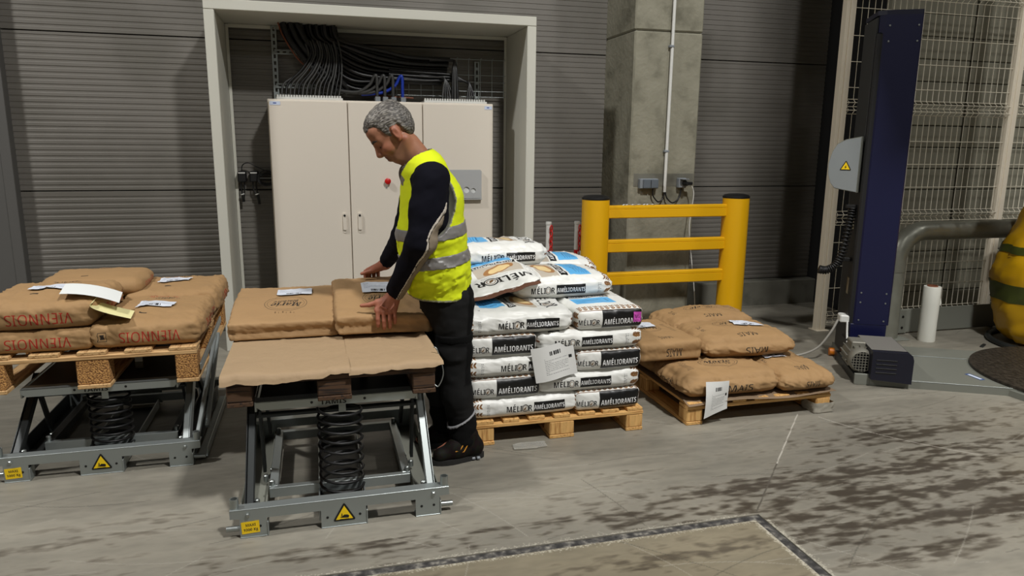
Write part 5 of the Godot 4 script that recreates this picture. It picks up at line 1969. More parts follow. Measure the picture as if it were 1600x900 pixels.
func build_bags() -> void:
	make_prints()
	var W: Material = M.white_sack
	var g := "white sacks stacked on the pallet"
	var lh := 0.1125
	var hs := lh + 0.004
	# five layers: in front one sack lengthwise and one end-on, turn about; more behind them
	var where := ["bottom layer", "second layer from the pallet", "third layer from the pallet", "fourth layer from the pallet", "fifth layer from the pallet"]
	for k in 5:
		var y := 0.134 + lh * k
		var odd := k % 2 == 0
		var fx := 0.008 * sin(k * 2.3)
		var oA := {"size": Vector3(0.575, hs, 0.385), "seed": k * 1.7 + 0.3, "bulge": 0.006, "pinch": 0.22, "dent": 0.007, "round": 0.03}
		var oB := {"size": Vector3(0.575, hs, 0.37), "seed": k * 2.9 + 5.0, "bulge": 0.004, "pinch": 0.10, "dent": 0.004, "round": 0.022}
		if k == 4:
			oA.dent = 0.013
		var lean := -0.012 * (k - 1)
		var nA: String = ["white sack lengthwise at the front left of the ", "white sack lengthwise at the front right of the "][0 if odd else 1] + where[k]
		var nB: String = ["white sack with black end at the front right of the ", "white sack with black end at the front left of the "][0 if odd else 1] + where[k]
		if odd:
			sack("flour_sack", nA, g, oA, W, Vector3(1.005 + lean + fx, y, -3.635), 0.01)
			var b := sack("flour_sack", nB, g, oB, W, Vector3(1.482, y, -3.728), PI / 2)
			if k == 4:
				b.set_meta("label", "white sack with black end and pink note, at the stack's front right")
				sack_sticker(b, oB, "left", Vector2(0.80, -0.10), Vector2(0.036, 0.030), 0.03, M.pink_note, "sticky_note", 0.004)
		else:
			sack("flour_sack", nB, g, oB, W, Vector3(0.91 + lean + fx, y, -3.728), PI / 2 - 0.02)
			sack("flour_sack", nA, g, oA, W, Vector3(1.376, y, -3.635), PI)
		# behind: two more lengthwise in the one column, one end-on in the other
		var xa := 1.005 if odd else 1.376
		var xb := 1.482 if odd else 0.91
		var rear := "white sack in the middle of the %s, behind the front ones" % where[k]
		if k == 4:
			rear = "white sack with blue panel behind the stack's topmost front left sack"
			var r5 := sack("flour_sack", rear, g, {"size": Vector3(0.575, hs, 0.385), "seed": 33.0, "bulge": 0.01, "pinch": 0.2, "dent": 0.011}, W, Vector3(0.99, y, -4.03), 0.02)
		else:
			sack("flour_sack", rear, g, {"size": Vector3(0.575, hs, 0.385), "seed": 40.0 + k, "nx": 16, "nz": 12}, W, Vector3(xa, y, -4.03), 0.0 if odd else PI)
		sack("flour_sack", "white sack at the back of the %s, lengthwise" % where[k], g, {"size": Vector3(0.575, hs, 0.385), "seed": 50.0 + k, "nx": 16, "nz": 12}, W, Vector3(xa, y, -4.425), 0.0 if odd else PI)
		sack("flour_sack", "white sack at the back of the %s, end-on" % where[k], g, {"size": Vector3(0.575, hs, 0.37), "seed": 60.0 + k, "nx": 16, "nz": 12}, W, Vector3(xb, y, -4.31), PI / 2)
	var y6 := 0.134 + lh * 5
	# sixth layer
	sack("flour_sack", "white sack with blue panel on top of the stack, front right", g, {"size": Vector3(0.57, 0.125, 0.43), "seed": 7.7, "bulge": 0.028, "pinch": 0.30, "dent": 0.009, "round": 0.04}, W, Vector3(1.315, y6, -3.93), PI + 0.03)
	sack("flour_sack", "white sack at the stack's top right back, half hidden behind the front one", g, {"size": Vector3(0.57, 0.13, 0.38), "seed": 8.7, "bulge": 0.03, "pinch": 0.4, "dent": 0.008, "round": 0.045}, W, Vector3(1.42, y6, -4.40), PI)
	sack("flour_sack", "white sack under the topmost one at the stack's left back", g, {"size": Vector3(0.57, 0.13, 0.36), "seed": 9.7, "nx": 16, "nz": 12}, W, Vector3(0.90, y6, -4.42), 0.0)
	# half empty sack lying askew, its brown seam towards the viewer
	var slump := func(p: Vector3) -> Vector3:
		var f := smoothstep(-0.05, 0.28, p.x)  # the seam end is thinner
		p.y *= lerpf(1.0, 0.55, f)
		return p
	var o := {"size": Vector3(0.56, 0.11, 0.40), "seed": 11.3, "bulge": 0.012, "pinch": 0.5, "dent": 0.012, "round": 0.04, "bend": slump}
	var s := sack("flour_sack", "slack white sack lying askew, its brown seam facing front, large upside-down lettering", g, o, W, Vector3(0.945, y6 + 0.052, -3.92), -PI / 2)
	s.transform.basis = Basis(Vector3.BACK, 0.22) * Basis(Vector3.UP, -PI / 2 + 0.05)
	var st := nst()
	var rows := []
	for i in 3:
		var line := []
		for j in 17:
			var p := sack_point(o, Vector3(1, 0.1, 1.05 - j / 8.0 * 1.05))
			line.append(p + Vector3([-0.01, 0.012, 0.022][i], [0.004, 0.0, -0.01][i] + 0.004 * sin(j * 1.1), 0))
		rows.append(line)
	sheet(st, rows, 0.003)
	part("seam_strip", st, mat("seam_brown", Color(0.36, 0.22, 0.14), 0.8), s)
	# topmost
	sack("flour_sack", "topmost white sack of the stack, behind the man's vest", g, {"size": Vector3(0.58, 0.135, 0.36), "seed": 13.1, "bulge": 0.012, "pinch": 0.35, "dent": 0.012, "round": 0.045}, W, Vector3(1.02, y6 + 0.132, -4.22), 0.0)
	# note hanging on the front of the stack
	st = nst(1)
	rows = []
	for i in 9:
		var line := []
		for j in 7:
			var u := (j / 6.0 - 0.5) * 0.235
			var v := (0.5 - i / 8.0) * 0.185
			var q := Vector2(u, v).rotated(0.16)
			line.append(Vector3(q.x, q.y, 0.012 * sin(j * 0.9) + 0.016 * (i / 8.0)))
		rows.append(line)
	sheet(st, rows, 0.0006)
	var note := part("delivery_note", st, M.note_print, self)
	note.position = Vector3(1.165, 0.435, -3.425)
	tag(note, "white delivery note with bar code hanging on the front of the white sacks", "paper")

	# MAIS sacks
	var B: Material = M.mais_sack
	g = "brown sacks marked MAIS"
	o = {"size": Vector3(0.60, 0.125, 0.46), "seed": 21.0, "bulge": 0.022, "pinch": 0.35, "dent": 0.013, "round": 0.05}
	var st2 := nst(1)
	rows = []
	for i in 17:
		var line := []
		for j in 25:
			var x := lerpf(-0.475, 0.49, j / 24.0)
			var z := lerpf(-1.1, 0.02, i / 16.0)
			line.append(Vector3(x, 0.004 + 0.003 * absf(noise.get_noise_2d(x * 5, z * 5)) - (0.018 * smoothstep(0.92, 1.0, i / 16.0)) * (0.5 + 0.5 * sin(x * 9.0)), z))
		rows.append(line)
	sheet(st2, rows, 0.0012)
	var under := part("paper_sheet", st2, M.kraft_grey, self)
	under.position = Vector3(2.43, 0.132, -3.42)
	tag(under, "grey-brown paper sheet on the pallet under the MAIS sacks", "paper sheet")
	var m1 := sack("maize_sack", "brown MAIS sack lying lengthwise at the pallet's front left, with the note", g, o, B, Vector3(2.262, 0.138, -3.665), PI)
	o = {"size": Vector3(0.60, 0.115, 0.36), "seed": 22.0, "bulge": 0.02, "pinch": 0.35, "dent": 0.013, "round": 0.045}
	var m2 := sack("maize_sack", "brown MAIS sack at the pallet's front right corner, white label on top", g, {"size": Vector3(0.36, 0.115, 0.58), "seed": 22.0, "bulge": 0.02, "pinch": 0.35, "dent": 0.013, "round": 0.045}, B, Vector3(2.735, 0.138, -3.70), 0.0)
	sack_sticker(m2, {"size": Vector3(0.36, 0.115, 0.58), "seed": 22.0, "bulge": 0.02, "pinch": 0.35, "dent": 0.013, "round": 0.045}, "top", Vector2(-0.18, -0.25), Vector2(0.07, 0.10), 0.15, M.label_print)
	sack("maize_sack", "brown MAIS sack under the upper ones, behind the front left sack", g, {"size": Vector3(0.60, 0.125, 0.44), "seed": 23.0, "bulge": 0.01, "pinch": 0.35, "nx": 18, "nz": 14}, B, Vector3(2.262, 0.138, -4.12), PI)
	sack("maize_sack", "brown MAIS sack under the upper ones at the back right", g, {"size": Vector3(0.36, 0.125, 0.56), "seed": 24.0, "bulge": 0.01, "pinch": 0.35, "nx": 16, "nz": 16}, B, Vector3(2.735, 0.138, -4.28), 0.0)
	var tilt := func(p: Vector3) -> Vector3:
		p.y += 0.03 * clampf(p.z + 0.2, 0.0, 0.5)
		return p
	o = {"size": Vector3(0.40, 0.12, 0.60), "seed": 25.0, "bulge": 0.008, "pinch": 0.08, "dent": 0.006, "round": 0.016, "gusset": 0.014, "bend": tilt}
	var m3 := sack("maize_sack", "brown MAIS sack of the upper layer, left, next to the white stack", g, o, B, Vector3(2.00, 0.272, -4.02), 0.0)
	sack_sticker(m3, o, "top", Vector2(-0.2, -0.35), Vector2(0.10, 0.07), 0.1, M.label_print)
	o = {"size": Vector3(0.60, 0.125, 0.47), "seed": 26.0, "bulge": 0.03, "pinch": 0.45, "dent": 0.014, "round": 0.055}
	var m4 := sack("maize_sack", "brown MAIS sack of the upper layer, front right, white label on top", g, o, B, Vector3(2.53, 0.274, -3.92), -0.02)
	sack_sticker(m4, o, "top", Vector2(0.30, -0.05), Vector2(0.10, 0.065), 0.12, M.label_print)
	sack("maize_sack", "brown MAIS sack of the upper layer at the very back", g, {"size": Vector3(0.62, 0.13, 0.38), "seed": 27.0, "bulge": 0.03, "pinch": 0.45, "dent": 0.013, "round": 0.05}, B, Vector3(2.56, 0.278, -4.36), 0.04)
	st = nst(1)
	rows = []
	for i in 11:
		var line := []
		var f := i / 10.0
		for j in 7:
			var u := lerpf(-0.07, 0.07, j / 6.0) - 0.012 * f * (1.0 - j / 6.0)
			line.append(Vector3(u, 0.09 - f * (0.165 + 0.045 * (1.0 - j / 6.0)), 0.012 * sin(f * 3.0 + j * 0.3) + 0.02 * f))
		rows.append(line)
	sheet(st, rows, 0.0006)
	note = part("delivery_note", st, M.note_print, self)
	note.position = Vector3(2.125, 0.165, -3.408)
	tag(note, "white delivery note with bar code hanging over the MAIS pallet's front edge", "paper")

	# VIENNOIS sacks on the left lift
	B = M.viennois_sack
	g = "brown sacks marked VIENNOIS in red"
	sack("brown_sack", "brown VIENNOIS sack below another one at the left edge", g, {"size": Vector3(0.47, 0.105, 0.60), "seed": 31.0, "bulge": 0.005, "pinch": 0.10, "round": 0.02, "dent": 0.010}, B, Vector3(-1.275, 0.585, -3.925), 0.0)
	o = {"size": Vector3(0.475, 0.122, 0.58), "seed": 32.0, "bulge": 0.022, "pinch": 0.18, "dent": 0.013, "round": 0.026}
	var v2 := sack("brown_sack", "upper brown VIENNOIS sack at the left edge, with white papers on it", g, o, B, Vector3(-1.27, 0.69, -3.92), 0.03)
	sack_sticker(v2, o, "top", Vector2(0.02, 0.05), Vector2(0.085, 0.055), 0.12, M.label_print)
	o = {"size": Vector3(0.46, 0.118, 0.62), "seed": 33.0, "bulge": 0.014, "pinch": 0.14, "dent": 0.012, "round": 0.024}
	var v3 := sack("brown_sack", "brown VIENNOIS sack lying single at the pallet's front right", g, o, B, Vector3(-0.815, 0.585, -3.94), 0.02)
	sack_sticker(v3, o, "top", Vector2(0.0, 0.0), Vector2(0.085, 0.055), 0.10, M.label_print)
	o = {"size": Vector3(0.46, 0.14, 0.52), "seed": 34.0, "bulge": 0.012, "pinch": 0.15, "dent": 0.011, "round": 0.022}
	var v4 := sack("brown_sack", "brown sack at the left pallet's back right, white label on top", g, o, B, Vector3(-0.80, 0.585, -4.50), 0.0)
	sack_sticker(v4, o, "top", Vector2(-0.1, -0.15), Vector2(0.085, 0.06), 0.05, M.label_print)
	sack("brown_sack", "brown sack at the left pallet's back, under the rear left one", g, {"size": Vector3(0.46, 0.11, 0.50), "seed": 35.0, "nx": 16, "nz": 14}, B, Vector3(-1.27, 0.585, -4.49), 0.0)
	sack("brown_sack", "brown sack peeping out behind the upper VIENNOIS sack", g, {"size": Vector3(0.50, 0.10, 0.46), "seed": 36.0, "bulge": 0.01, "nx": 20, "nz": 16}, B, Vector3(-1.22, 0.70, -4.49), 0.05)
	# carbon copy form: a white leaf lying on the left sack, a yellow one curled down to the next
	st = nst(1)
	rows = []
	for i in 8:
		var line := []
		for j in 8:
			var u := j / 7.0
			var v := i / 7.0
			line.append(Vector3(-1.19 + 0.24 * u + 0.03 * v, 0.864 - 0.058 * u * u - 0.012 * v, -3.86 + 0.20 * v - 0.02 * u))
		rows.append(line)
	sheet(st, rows, 0.0006)
	tag(part("paper_form", st, M.paper, self), "white paper form lying across the upper left VIENNOIS sack", "paper")
	st = nst(1)
	rows = []
	for i in 15:
		var f := i / 14.0
		var line := []
		for j in 6:
			var u := j / 5.0
			var a := lerpf(0.5, 2.6, f)
			line.append(Vector3(-0.995 + 0.055 * sin(lerpf(-2.4, 0.2, f)) + 0.10 * f * f + 0.02 * u, 0.815 - 0.088 * f + 0.012 * sin(f * PI), -3.78 + 0.17 * u - 0.06 * f + 0.05 * sin(f * 2.0)))
		rows.append(line)
	sheet(st, rows, 0.0006)
	tag(part("paper_copy", st, mat("yellow_paper", Color(0.87, 0.84, 0.62), 0.8), self), "pale yellow paper copy curling down between the two front VIENNOIS sacks", "paper")

	# sacks on the dark pallet
	B = M.plain_sack
	g = "flat brown sacks on the dark pallet"
	var slope := func(p: Vector3) -> Vector3:
		p.y *= lerpf(1.0, 0.72, smoothstep(-0.1, 0.34, p.z))
		return p
	o = {"size": Vector3(0.50, 0.118, 0.70), "seed": 41.0, "bulge": 0.006, "pinch": 0.05, "dent": 0.007, "round": 0.012, "belly": 0.0, "gusset": 0.016, "bend": slope}
	var f1 := sack("brown_sack", "flat brown sack lying at the left on the dark pallet", g, o, B, Vector3(-0.173, 0.627, -3.82), 0.0)
	sack_sticker(f1, o, "top", Vector2(0.16, -0.35), Vector2(0.088, 0.075), 0.0, M.label_print)
	var held := func(p: Vector3) -> Vector3:
		p.y *= lerpf(1.0, 0.80, smoothstep(-0.1, 0.34, p.z))
		p.y += 0.035 * smoothstep(0.1, -0.36, p.z) - 0.01 * smoothstep(0.0, 0.25, p.x)
		return p
	o = {"size": Vector3(0.455, 0.118, 0.68), "seed": 42.0, "bulge": 0.010, "pinch": 0.06, "dent": 0.010, "round": 0.014, "belly": 0.0, "gusset": 0.016, "bend": held}
	var f2 := sack("brown_sack", "flat brown sack that the man lifts with both hands", g, o, B, Vector3(0.30, 0.645, -3.735), 0.0)
	sack_sticker(f2, o, "top", Vector2(-0.02, -0.22), Vector2(0.085, 0.075), 0.0, M.label_print)


# ---------------------------------------------------------------- the man
func lin(c: Color) -> Color:
	return c.srgb_to_linear()


# prims: ["cap", a, b, ra, rb, k, squash, z0] or ["ell", centre, radii, basis, k]; a last "cut" takes the shape away
func nets(st: SurfaceTool, prims: Array, lo: Vector3, hi: Vector3, cell: float, post = null, paint = null) -> void:
	var nx := int(ceil((hi.x - lo.x) / cell)) + 1
	var ny := int(ceil((hi.y - lo.y) / cell)) + 1
	var nz := int(ceil((hi.z - lo.z) / cell)) + 1
	var f := PackedFloat32Array()
	f.resize(nx * ny * nz)
	f.fill(1.0)
	for p in prims:
		var cut: bool = p[-1] is String and p[-1] == "cut"
		var cap: bool = p[0] == "cap"
		var k: float = p[5] if cap else p[4]
		var bl: Vector3
		var bh: Vector3
		var a: Vector3 = p[1]
		var b: Vector3 = p[2]
		var ra := 0.0
		var rb := 0.0
		var sq := 1.0
		var z0 := 0.0
		var inv := Basis()
		var rmin := 0.0
		var m := k + cell * 2.5
		if cap:
			ra = p[3]
			rb = p[4]
			if p.size() > 6 and not p[6] is String:
				sq = p[6]
				z0 = p[7]
			var r := maxf(ra, rb) + m
			bl = Vector3(minf(a.x, b.x) - r, minf(a.y, b.y) - r, minf(a.z, b.z) - r / sq)
			bh = Vector3(maxf(a.x, b.x) + r, maxf(a.y, b.y) + r, maxf(a.z, b.z) + r / sq)
			a.z = z0 + (a.z - z0) * sq
			b.z = z0 + (b.z - z0) * sq
		else:
			var r: float = maxf(b.x, maxf(b.y, b.z)) + m
			bl = a - Vector3(r, r, r)
			bh = a + Vector3(r, r, r)
			inv = (p[3] as Basis).inverse()
			rmin = minf(b.x, minf(b.y, b.z))
		var i0 := clampi(int((bl.x - lo.x) / cell), 0, nx - 1)
		var i1 := clampi(int((bh.x - lo.x) / cell) + 1, 0, nx - 1)
		var j0 := clampi(int((bl.y - lo.y) / cell), 0, ny - 1)
		var j1 := clampi(int((bh.y - lo.y) / cell) + 1, 0, ny - 1)
		var k0 := clampi(int((bl.z - lo.z) / cell), 0, nz - 1)
		var k1 := clampi(int((bh.z - lo.z) / cell) + 1, 0, nz - 1)
		var ab := b - a
		var ll := maxf(ab.length_squared(), 1e-9)
		for kk in range(k0, k1 + 1):
			for jj in range(j0, j1 + 1):
				var at := (kk * ny + jj) * nx
				for ii in range(i0, i1 + 1):
					var q := lo + Vector3(ii, jj, kk) * cell
					var d: float
					if cap:
						q.z = z0 + (q.z - z0) * sq
						var t := clampf((q - a).dot(ab) / ll, 0.0, 1.0)
						d = (q - a - ab * t).length() - lerpf(ra, rb, t)
					else:
						var e: Vector3 = inv * (q - a)
						var l0 := (e / b).length()
						var l1 := (e / (b * b)).length()
						d = l0 * (l0 - 1.0) / l1 if l1 > 0.0001 else -rmin
					var o := f[at + ii]
					if cut:
						d = -d
						var h := maxf(k - absf(o - d), 0.0) / maxf(k, 1e-6)
						f[at + ii] = maxf(o, d) + h * h * k * 0.25
					else:
						var h := maxf(k - absf(o - d), 0.0) / maxf(k, 1e-6)
						f[at + ii] = minf(o, d) - h * h * k * 0.25
	if post != null:
		for kk in nz:
			for jj in ny:
				var at := (kk * ny + jj) * nx
				for ii in nx:
					if absf(f[at + ii]) < 0.06 or (f[at + ii] < 0.0 and f[at + ii] > -0.2):
						f[at + ii] = post.call(lo + Vector3(ii, jj, kk) * cell, f[at + ii])
	# vertices
	var ids := {}
	var verts := PackedVector3Array()
	var cols := PackedColorArray()
	var off := [0, 1, nx, nx + 1, nx * ny, nx * ny + 1, nx * ny + nx, nx * ny + nx + 1]
	for kk in nz - 1:
		for jj in ny - 1:
			var at := (kk * ny + jj) * nx
			for ii in nx - 1:
				var g := at + ii
				if absf(f[g]) > cell * 3.5:
					continue
				var n := 0
				for c in 8:
					if f[g + off[c]] < 0.0:
						n += 1
				if n == 0 or n == 8:
					continue
				var s := Vector3()
				var cnt := 0
				for e in [[0, 1], [2, 3], [4, 5], [6, 7], [0, 2], [1, 3], [4, 6], [5, 7], [0, 4], [1, 5], [2, 6], [3, 7]]:
					var v0 := f[g + off[e[0]]]
					var v1 := f[g + off[e[1]]]
					if (v0 < 0.0) != (v1 < 0.0):
						var t := v0 / (v0 - v1)
						var c0: int = e[0]
						var c1: int = e[1]
						s += Vector3(c0 & 1, (c0 >> 1) & 1, c0 >> 2).lerp(Vector3(c1 & 1, (c1 >> 1) & 1, c1 >> 2), t)
						cnt += 1
				var v := lo + (Vector3(ii, jj, kk) + s / cnt) * cell
				ids[g] = verts.size()
				verts.append(v)
				cols.append(paint.call(v) if paint != null else Color.WHITE)
	st.set_smooth_group(1)
	for kk in range(1, nz - 1):
		for jj in range(1, ny - 1):
			var at := (kk * ny + jj) * nx
			for ii in range(1, nx - 1):
				var g := at + ii
				if absf(f[g]) > cell * 3.5:
					continue
				var s0 := f[g] < 0.0
				for ax in 3:
					var d: int = [1, nx, nx * ny][ax]
					if (f[g + d] < 0.0) == s0:
						continue
					var u: int = [nx, nx * ny, 1][ax]
					var w: int = [nx * ny, 1, nx][ax]
					var q := [g, g - u, g - u - w, g - w]
					if not (ids.has(q[0]) and ids.has(q[1]) and ids.has(q[2]) and ids.has(q[3])):
						continue
					for t in ([[0, 2, 1], [0, 3, 2]] if s0 else [[0, 1, 2], [0, 2, 3]]):
						for c in t:
							var id: int = ids[q[c]]
							st.set_color(cols[id])
							st.add_vertex(verts[id])


func cloth(called: String, rough := 0.85) -> StandardMaterial3D:
	var m := mat(called, Color.WHITE, rough)
	m.vertex_color_use_as_albedo = true
	m.metallic_specular = 0.25 if rough > 0.65 else 0.45
	return m


func build_person() -> void:
	var org := Vector3(0.62, 0, -3.40)
	var t := thing("person", "grey-haired man in a yellow hi-vis vest and navy sweater bending over a brown sack", "person", org)
	var inside := func(o: MeshInstance3D) -> MeshInstance3D:
		o.position = -org
		return o
	# head axes: forward and down to the left of the picture
	var tip := deg_to_rad(38.0)
	var F := Vector3(-cos(tip), -sin(tip), 0.0)
	var U := Vector3(-sin(tip), cos(tip), 0.0)
	var S := Vector3(0, 0, 1)
	var hc := Vector3(0.352, 1.597, -3.42)
	var hb := Basis(F, U, F.cross(U))
	var H := func(f: float, u: float, s: float) -> Vector3:
		return hc + F * f + U * u + S * s
	# ---- body: one skin surface; head and hands on finer grids
	var nsho := Vector3(0.505, 1.385, -3.225)
	var nelb := Vector3(0.445, 1.115, -3.19)
	var nwri := Vector3(0.330, 0.828, -3.385)
	var fsho := Vector3(0.500, 1.36, -3.62)
	var felb := Vector3(0.43, 1.06, -3.73)
	var fwri := Vector3(0.345, 0.893, -3.95)
	var nhip := Vector3(0.60, 0.80, -3.325)
	var nknee := Vector3(0.622, 0.455, -3.32)
	var nank := Vector3(0.66, 0.10, -3.32)
	var fhip := Vector3(0.585, 0.80, -3.505)
	var fknee := Vector3(0.56, 0.42, -3.50)
	var fank := Vector3(0.60, 0.10, -3.50)
	var skin := func(p: Vector3) -> Color:
		var q := p - hc
		var u := q.dot(U)
		var f := q.dot(F)
		var n := noise.get_noise_3d(p.x * 30, p.y * 30, p.z * 30)
		var c := Color(0.58, 0.395, 0.30)
		if q.length() < 0.22:
			# ruddier cheeks, nose and ears; grey stubble on jaw and neck
			var red := exp(-pow((f - 0.08) / 0.05, 2.0) - pow((u + 0.045) / 0.035, 2.0)) * 0.28
			if absf(q.z) > 0.07 and u < 0.04 and u > -0.06 and absf(f) < 0.04:
				red = 0.3
			c = c.lerp(Color(0.62, 0.32, 0.24), red)
			if absf(u + 0.083) < 0.010 and f > 0.088 and absf(q.z) < 0.026:
				c = Color(0.45, 0.24, 0.20)
			if u < -0.06 and f > 0.0:
				c = c.lerp(Color(0.47, 0.36, 0.30), 0.35)
		else:
			c = c.lerp(Color(0.66, 0.38, 0.31), 0.5)
		return lin(c * (1.0 + 0.05 * n))
	var st := nst(1)
	var core := [
		["cap", Vector3(0.50, 1.38, -3.42), Vector3(0.53, 1.15, -3.42), 0.10, 0.10, 0.05, 0.65, -3.42],
		["cap", Vector3(0.53, 1.15, -3.42), Vector3(0.575, 0.85, -3.42), 0.10, 0.105, 0.05, 0.7, -3.42],
		["cap", Vector3(0.44, 1.51, -3.42), Vector3(0.50, 1.40, -3.42), 0.050, 0.058, 0.04],
		["cap", nsho, nelb, 0.052, 0.042, 0.04], ["cap", nelb, nwri, 0.042, 0.030, 0.02],
		["cap", fsho, felb, 0.052, 0.042, 0.04], ["cap", felb, fwri, 0.042, 0.030, 0.02],
		["cap", nhip, nknee, 0.080, 0.052, 0.04], ["cap", nknee, nank, 0.052, 0.038, 0.03],
		["cap", fhip, fknee, 0.080, 0.052, 0.04], ["cap", fknee, fank, 0.052, 0.038, 0.03],
		["cap", nank, nank + Vector3(-0.13, -0.06, 0.02), 0.035, 0.028, 0.03], ["cap", fank, fank + Vector3(-0.13, -0.06, 0), 0.035, 0.028, 0.03]]
	nets(st, core, Vector3(0.22, 0.0, -4.1), Vector3(0.84, 1.50, -3.02), 0.014, null, skin)
	# head and neck
	var P := []
	P.append(["ell", H.call(-0.008, 0.030, 0.0), Vector3(0.100, 0.086, 0.076), hb, 0.02])
	P.append(["ell", H.call(0.045, -0.025, 0.0), Vector3(0.058, 0.080, 0.060), hb, 0.03])
	P.append(["cap", H.call(0.055, -0.105, -0.012), H.call(0.055, -0.105, 0.012), 0.027, 0.027, 0.025])
	for s in [-1.0, 1.0]:
		P.append(["cap", H.call(-0.02, -0.055, s * 0.052), H.call(0.045, -0.105, s * 0.022), 0.020, 0.020, 0.03])
		P.append(["ell", H.call(0.066, -0.040, s * 0.042), Vector3(0.024, 0.022, 0.022), hb, 0.025])
		P.append(["cap", H.call(0.088, 0.012, s * 0.012), H.call(0.076, 0.010, s * 0.046), 0.013, 0.011, 0.02])
	P.append(["cap", H.call(0.078, 0.055, -0.03), H.call(0.078, 0.055, 0.03), 0.022, 0.022, 0.04])
	P.append(["cap", H.call(0.097, 0.002, 0), H.call(0.117, -0.046, 0), 0.009, 0.012, 0.014])
	P.append(["cap", H.call(0.107, -0.052, -0.011), H.call(0.107, -0.052, 0.011), 0.010, 0.010, 0.010])
	P.append(["cap", H.call(0.090, -0.076, -0.016), H.call(0.090, -0.076, 0.016), 0.011, 0.011, 0.012])
	P.append(["cap", H.call(0.088, -0.091, -0.014), H.call(0.088, -0.091, 0.014), 0.010, 0.010, 0.012])
	P.append(["cap", H.call(0.104, -0.083, -0.02), H.call(0.104, -0.083, 0.02), 0.004, 0.004, 0.006, "cut"])
	for s in [-1.0, 1.0]:
		P.append(["ell", H.call(0.101, -0.012, s * 0.033), Vector3(0.014, 0.010, 0.016), hb, 0.014, "cut"])
		P.append(["ell", H.call(0.074, -0.013, s * 0.032), Vector3(0.0145, 0.0145, 0.0145), hb, 0.004])
		# crease from nose to mouth
		P.append(["cap", H.call(0.098, -0.058, s * 0.030), H.call(0.078, -0.095, s * 0.040), 0.003, 0.003, 0.008, "cut"])
		# ears: shell, rim and lobe
		P.append(["ell", H.call(-0.006, -0.010, s * 0.079), Vector3(0.020, 0.033, 0.008), hb * Basis(Vector3.UP, s * 0.35), 0.008])
		P.append(["ell", H.call(0.000, -0.008, s * 0.089), Vector3(0.010, 0.018, 0.006), hb, 0.005, "cut"])
		P.append(["cap", H.call(-0.002, -0.038, s * 0.078), H.call(0.004, -0.043, s * 0.077), 0.008, 0.007, 0.006])
	P.append(["cap", H.call(-0.020, -0.088, 0), Vector3(0.502, 1.43, -3.42), 0.057, 0.064, 0.03])
	P.append(["cap", H.call(0.012, -0.098, 0), Vector3(0.455, 1.42, -3.42), 0.034, 0.042, 0.03])
	for s in [-1.0, 1.0]:
		P.append(["cap", H.call(-0.022, -0.055, s * 0.055), Vector3(0.445, 1.425, -3.42 + s * 0.022), 0.013, 0.012, 0.02])
	nets(st, P, Vector3(0.20, 1.38, -3.53), Vector3(0.60, 1.75, -3.31), 0.0042, null, skin)
	# near hand: back of the hand to the viewer, four fingers down over the sack's edge, thumb to the left
	P = []
	var kn := [Vector3(0.258, 0.762, -3.372), Vector3(0.286, 0.757, -3.366), Vector3(0.313, 0.757, -3.366), Vector3(0.337, 0.764, -3.370)]
	var l := [[0.036, 0.024, 0.018], [0.040, 0.026, 0.019], [0.038, 0.025, 0.018], [0.031, 0.020, 0.016]]
	P.append(["cap", nelb.lerp(nwri, 0.6), nwri, 0.036, 0.028, 0.015])
	for i in 4:
		P.append(["cap", nwri + Vector3((i - 1.5) * 0.011, -0.008, 0), kn[i] + Vector3(0, 0.006, -0.008), 0.021, 0.0165, 0.018])
		P.append(["ell", kn[i], Vector3(0.0115, 0.011, 0.0115), Basis(), 0.008])
		var a: Vector3 = kn[i]
		var dirs := [Vector3(0.0, -0.95, 0.22), Vector3(0.02, -0.99, -0.12), Vector3(0.03, -0.78, -0.62)]
		for j in 3:
			var b: Vector3 = a + dirs[j].normalized() * l[i][j]
			P.append(["cap", a, b, 0.0108 - 0.0008 * j, 0.0102 - 0.0008 * j, 0.0035])
			a = b
	P.append(["cap", nwri + Vector3(-0.014, -0.012, 0), Vector3(0.262, 0.800, -3.395), 0.020, 0.016, 0.016])
	P.append(["cap", Vector3(0.262, 0.800, -3.395), Vector3(0.222, 0.788, -3.405), 0.0145, 0.0115, 0.008])
	P.append(["cap", Vector3(0.222, 0.788, -3.405), Vector3(0.186, 0.784, -3.415), 0.0112, 0.0088, 0.004])
	# veins and sinews on the back of the hand
	for v in [[Vector3(0.300, 0.822, -3.366), Vector3(0.272, 0.79, -3.358), Vector3(0.300, 0.775, -3.351)], [Vector3(0.338, 0.815, -3.362), Vector3(0.335, 0.79, -3.353), Vector3(0.318, 0.772, -3.350)]]:
		for j in 2:
			P.append(["cap", v[j], v[j + 1], 0.0035, 0.0035, 0.005])
	nets(st, P, Vector3(0.16, 0.66, -3.46), Vector3(0.41, 0.92, -3.30), 0.0032, null, skin)
	# far hand on the sack's back edge
	P = []
	P.append(["cap", felb.lerp(fwri, 0.6), fwri, 0.036, 0.028, 0.015])
	for i in 4:
		var k2 := Vector3(0.262 + 0.024 * i, 0.842 + 0.003 * i, -4.05)
		P.append(["cap", fwri + Vector3((i - 1.5) * 0.011, -0.006, 0), k2, 0.021, 0.0155, 0.016])
		var a: Vector3 = k2
		for d in [Vector3(-0.3, -0.25, -0.9), Vector3(-0.05, -0.9, -0.42), Vector3(0, -0.95, 0.2)]:
			var b: Vector3 = a + d.normalized() * [0.036, 0.024, 0.02][0 if d.z < -0.8 else 1]
			P.append(["cap", a, b, 0.0108, 0.0098, 0.0035])
			a = b
	P.append(["cap", fwri + Vector3(-0.012, -0.01, 0.0), Vector3(0.285, 0.852, -3.985), 0.019, 0.015, 0.014])
	P.append(["cap", Vector3(0.285, 0.852, -3.985), Vector3(0.225, 0.836, -3.99), 0.0135, 0.0095, 0.006])
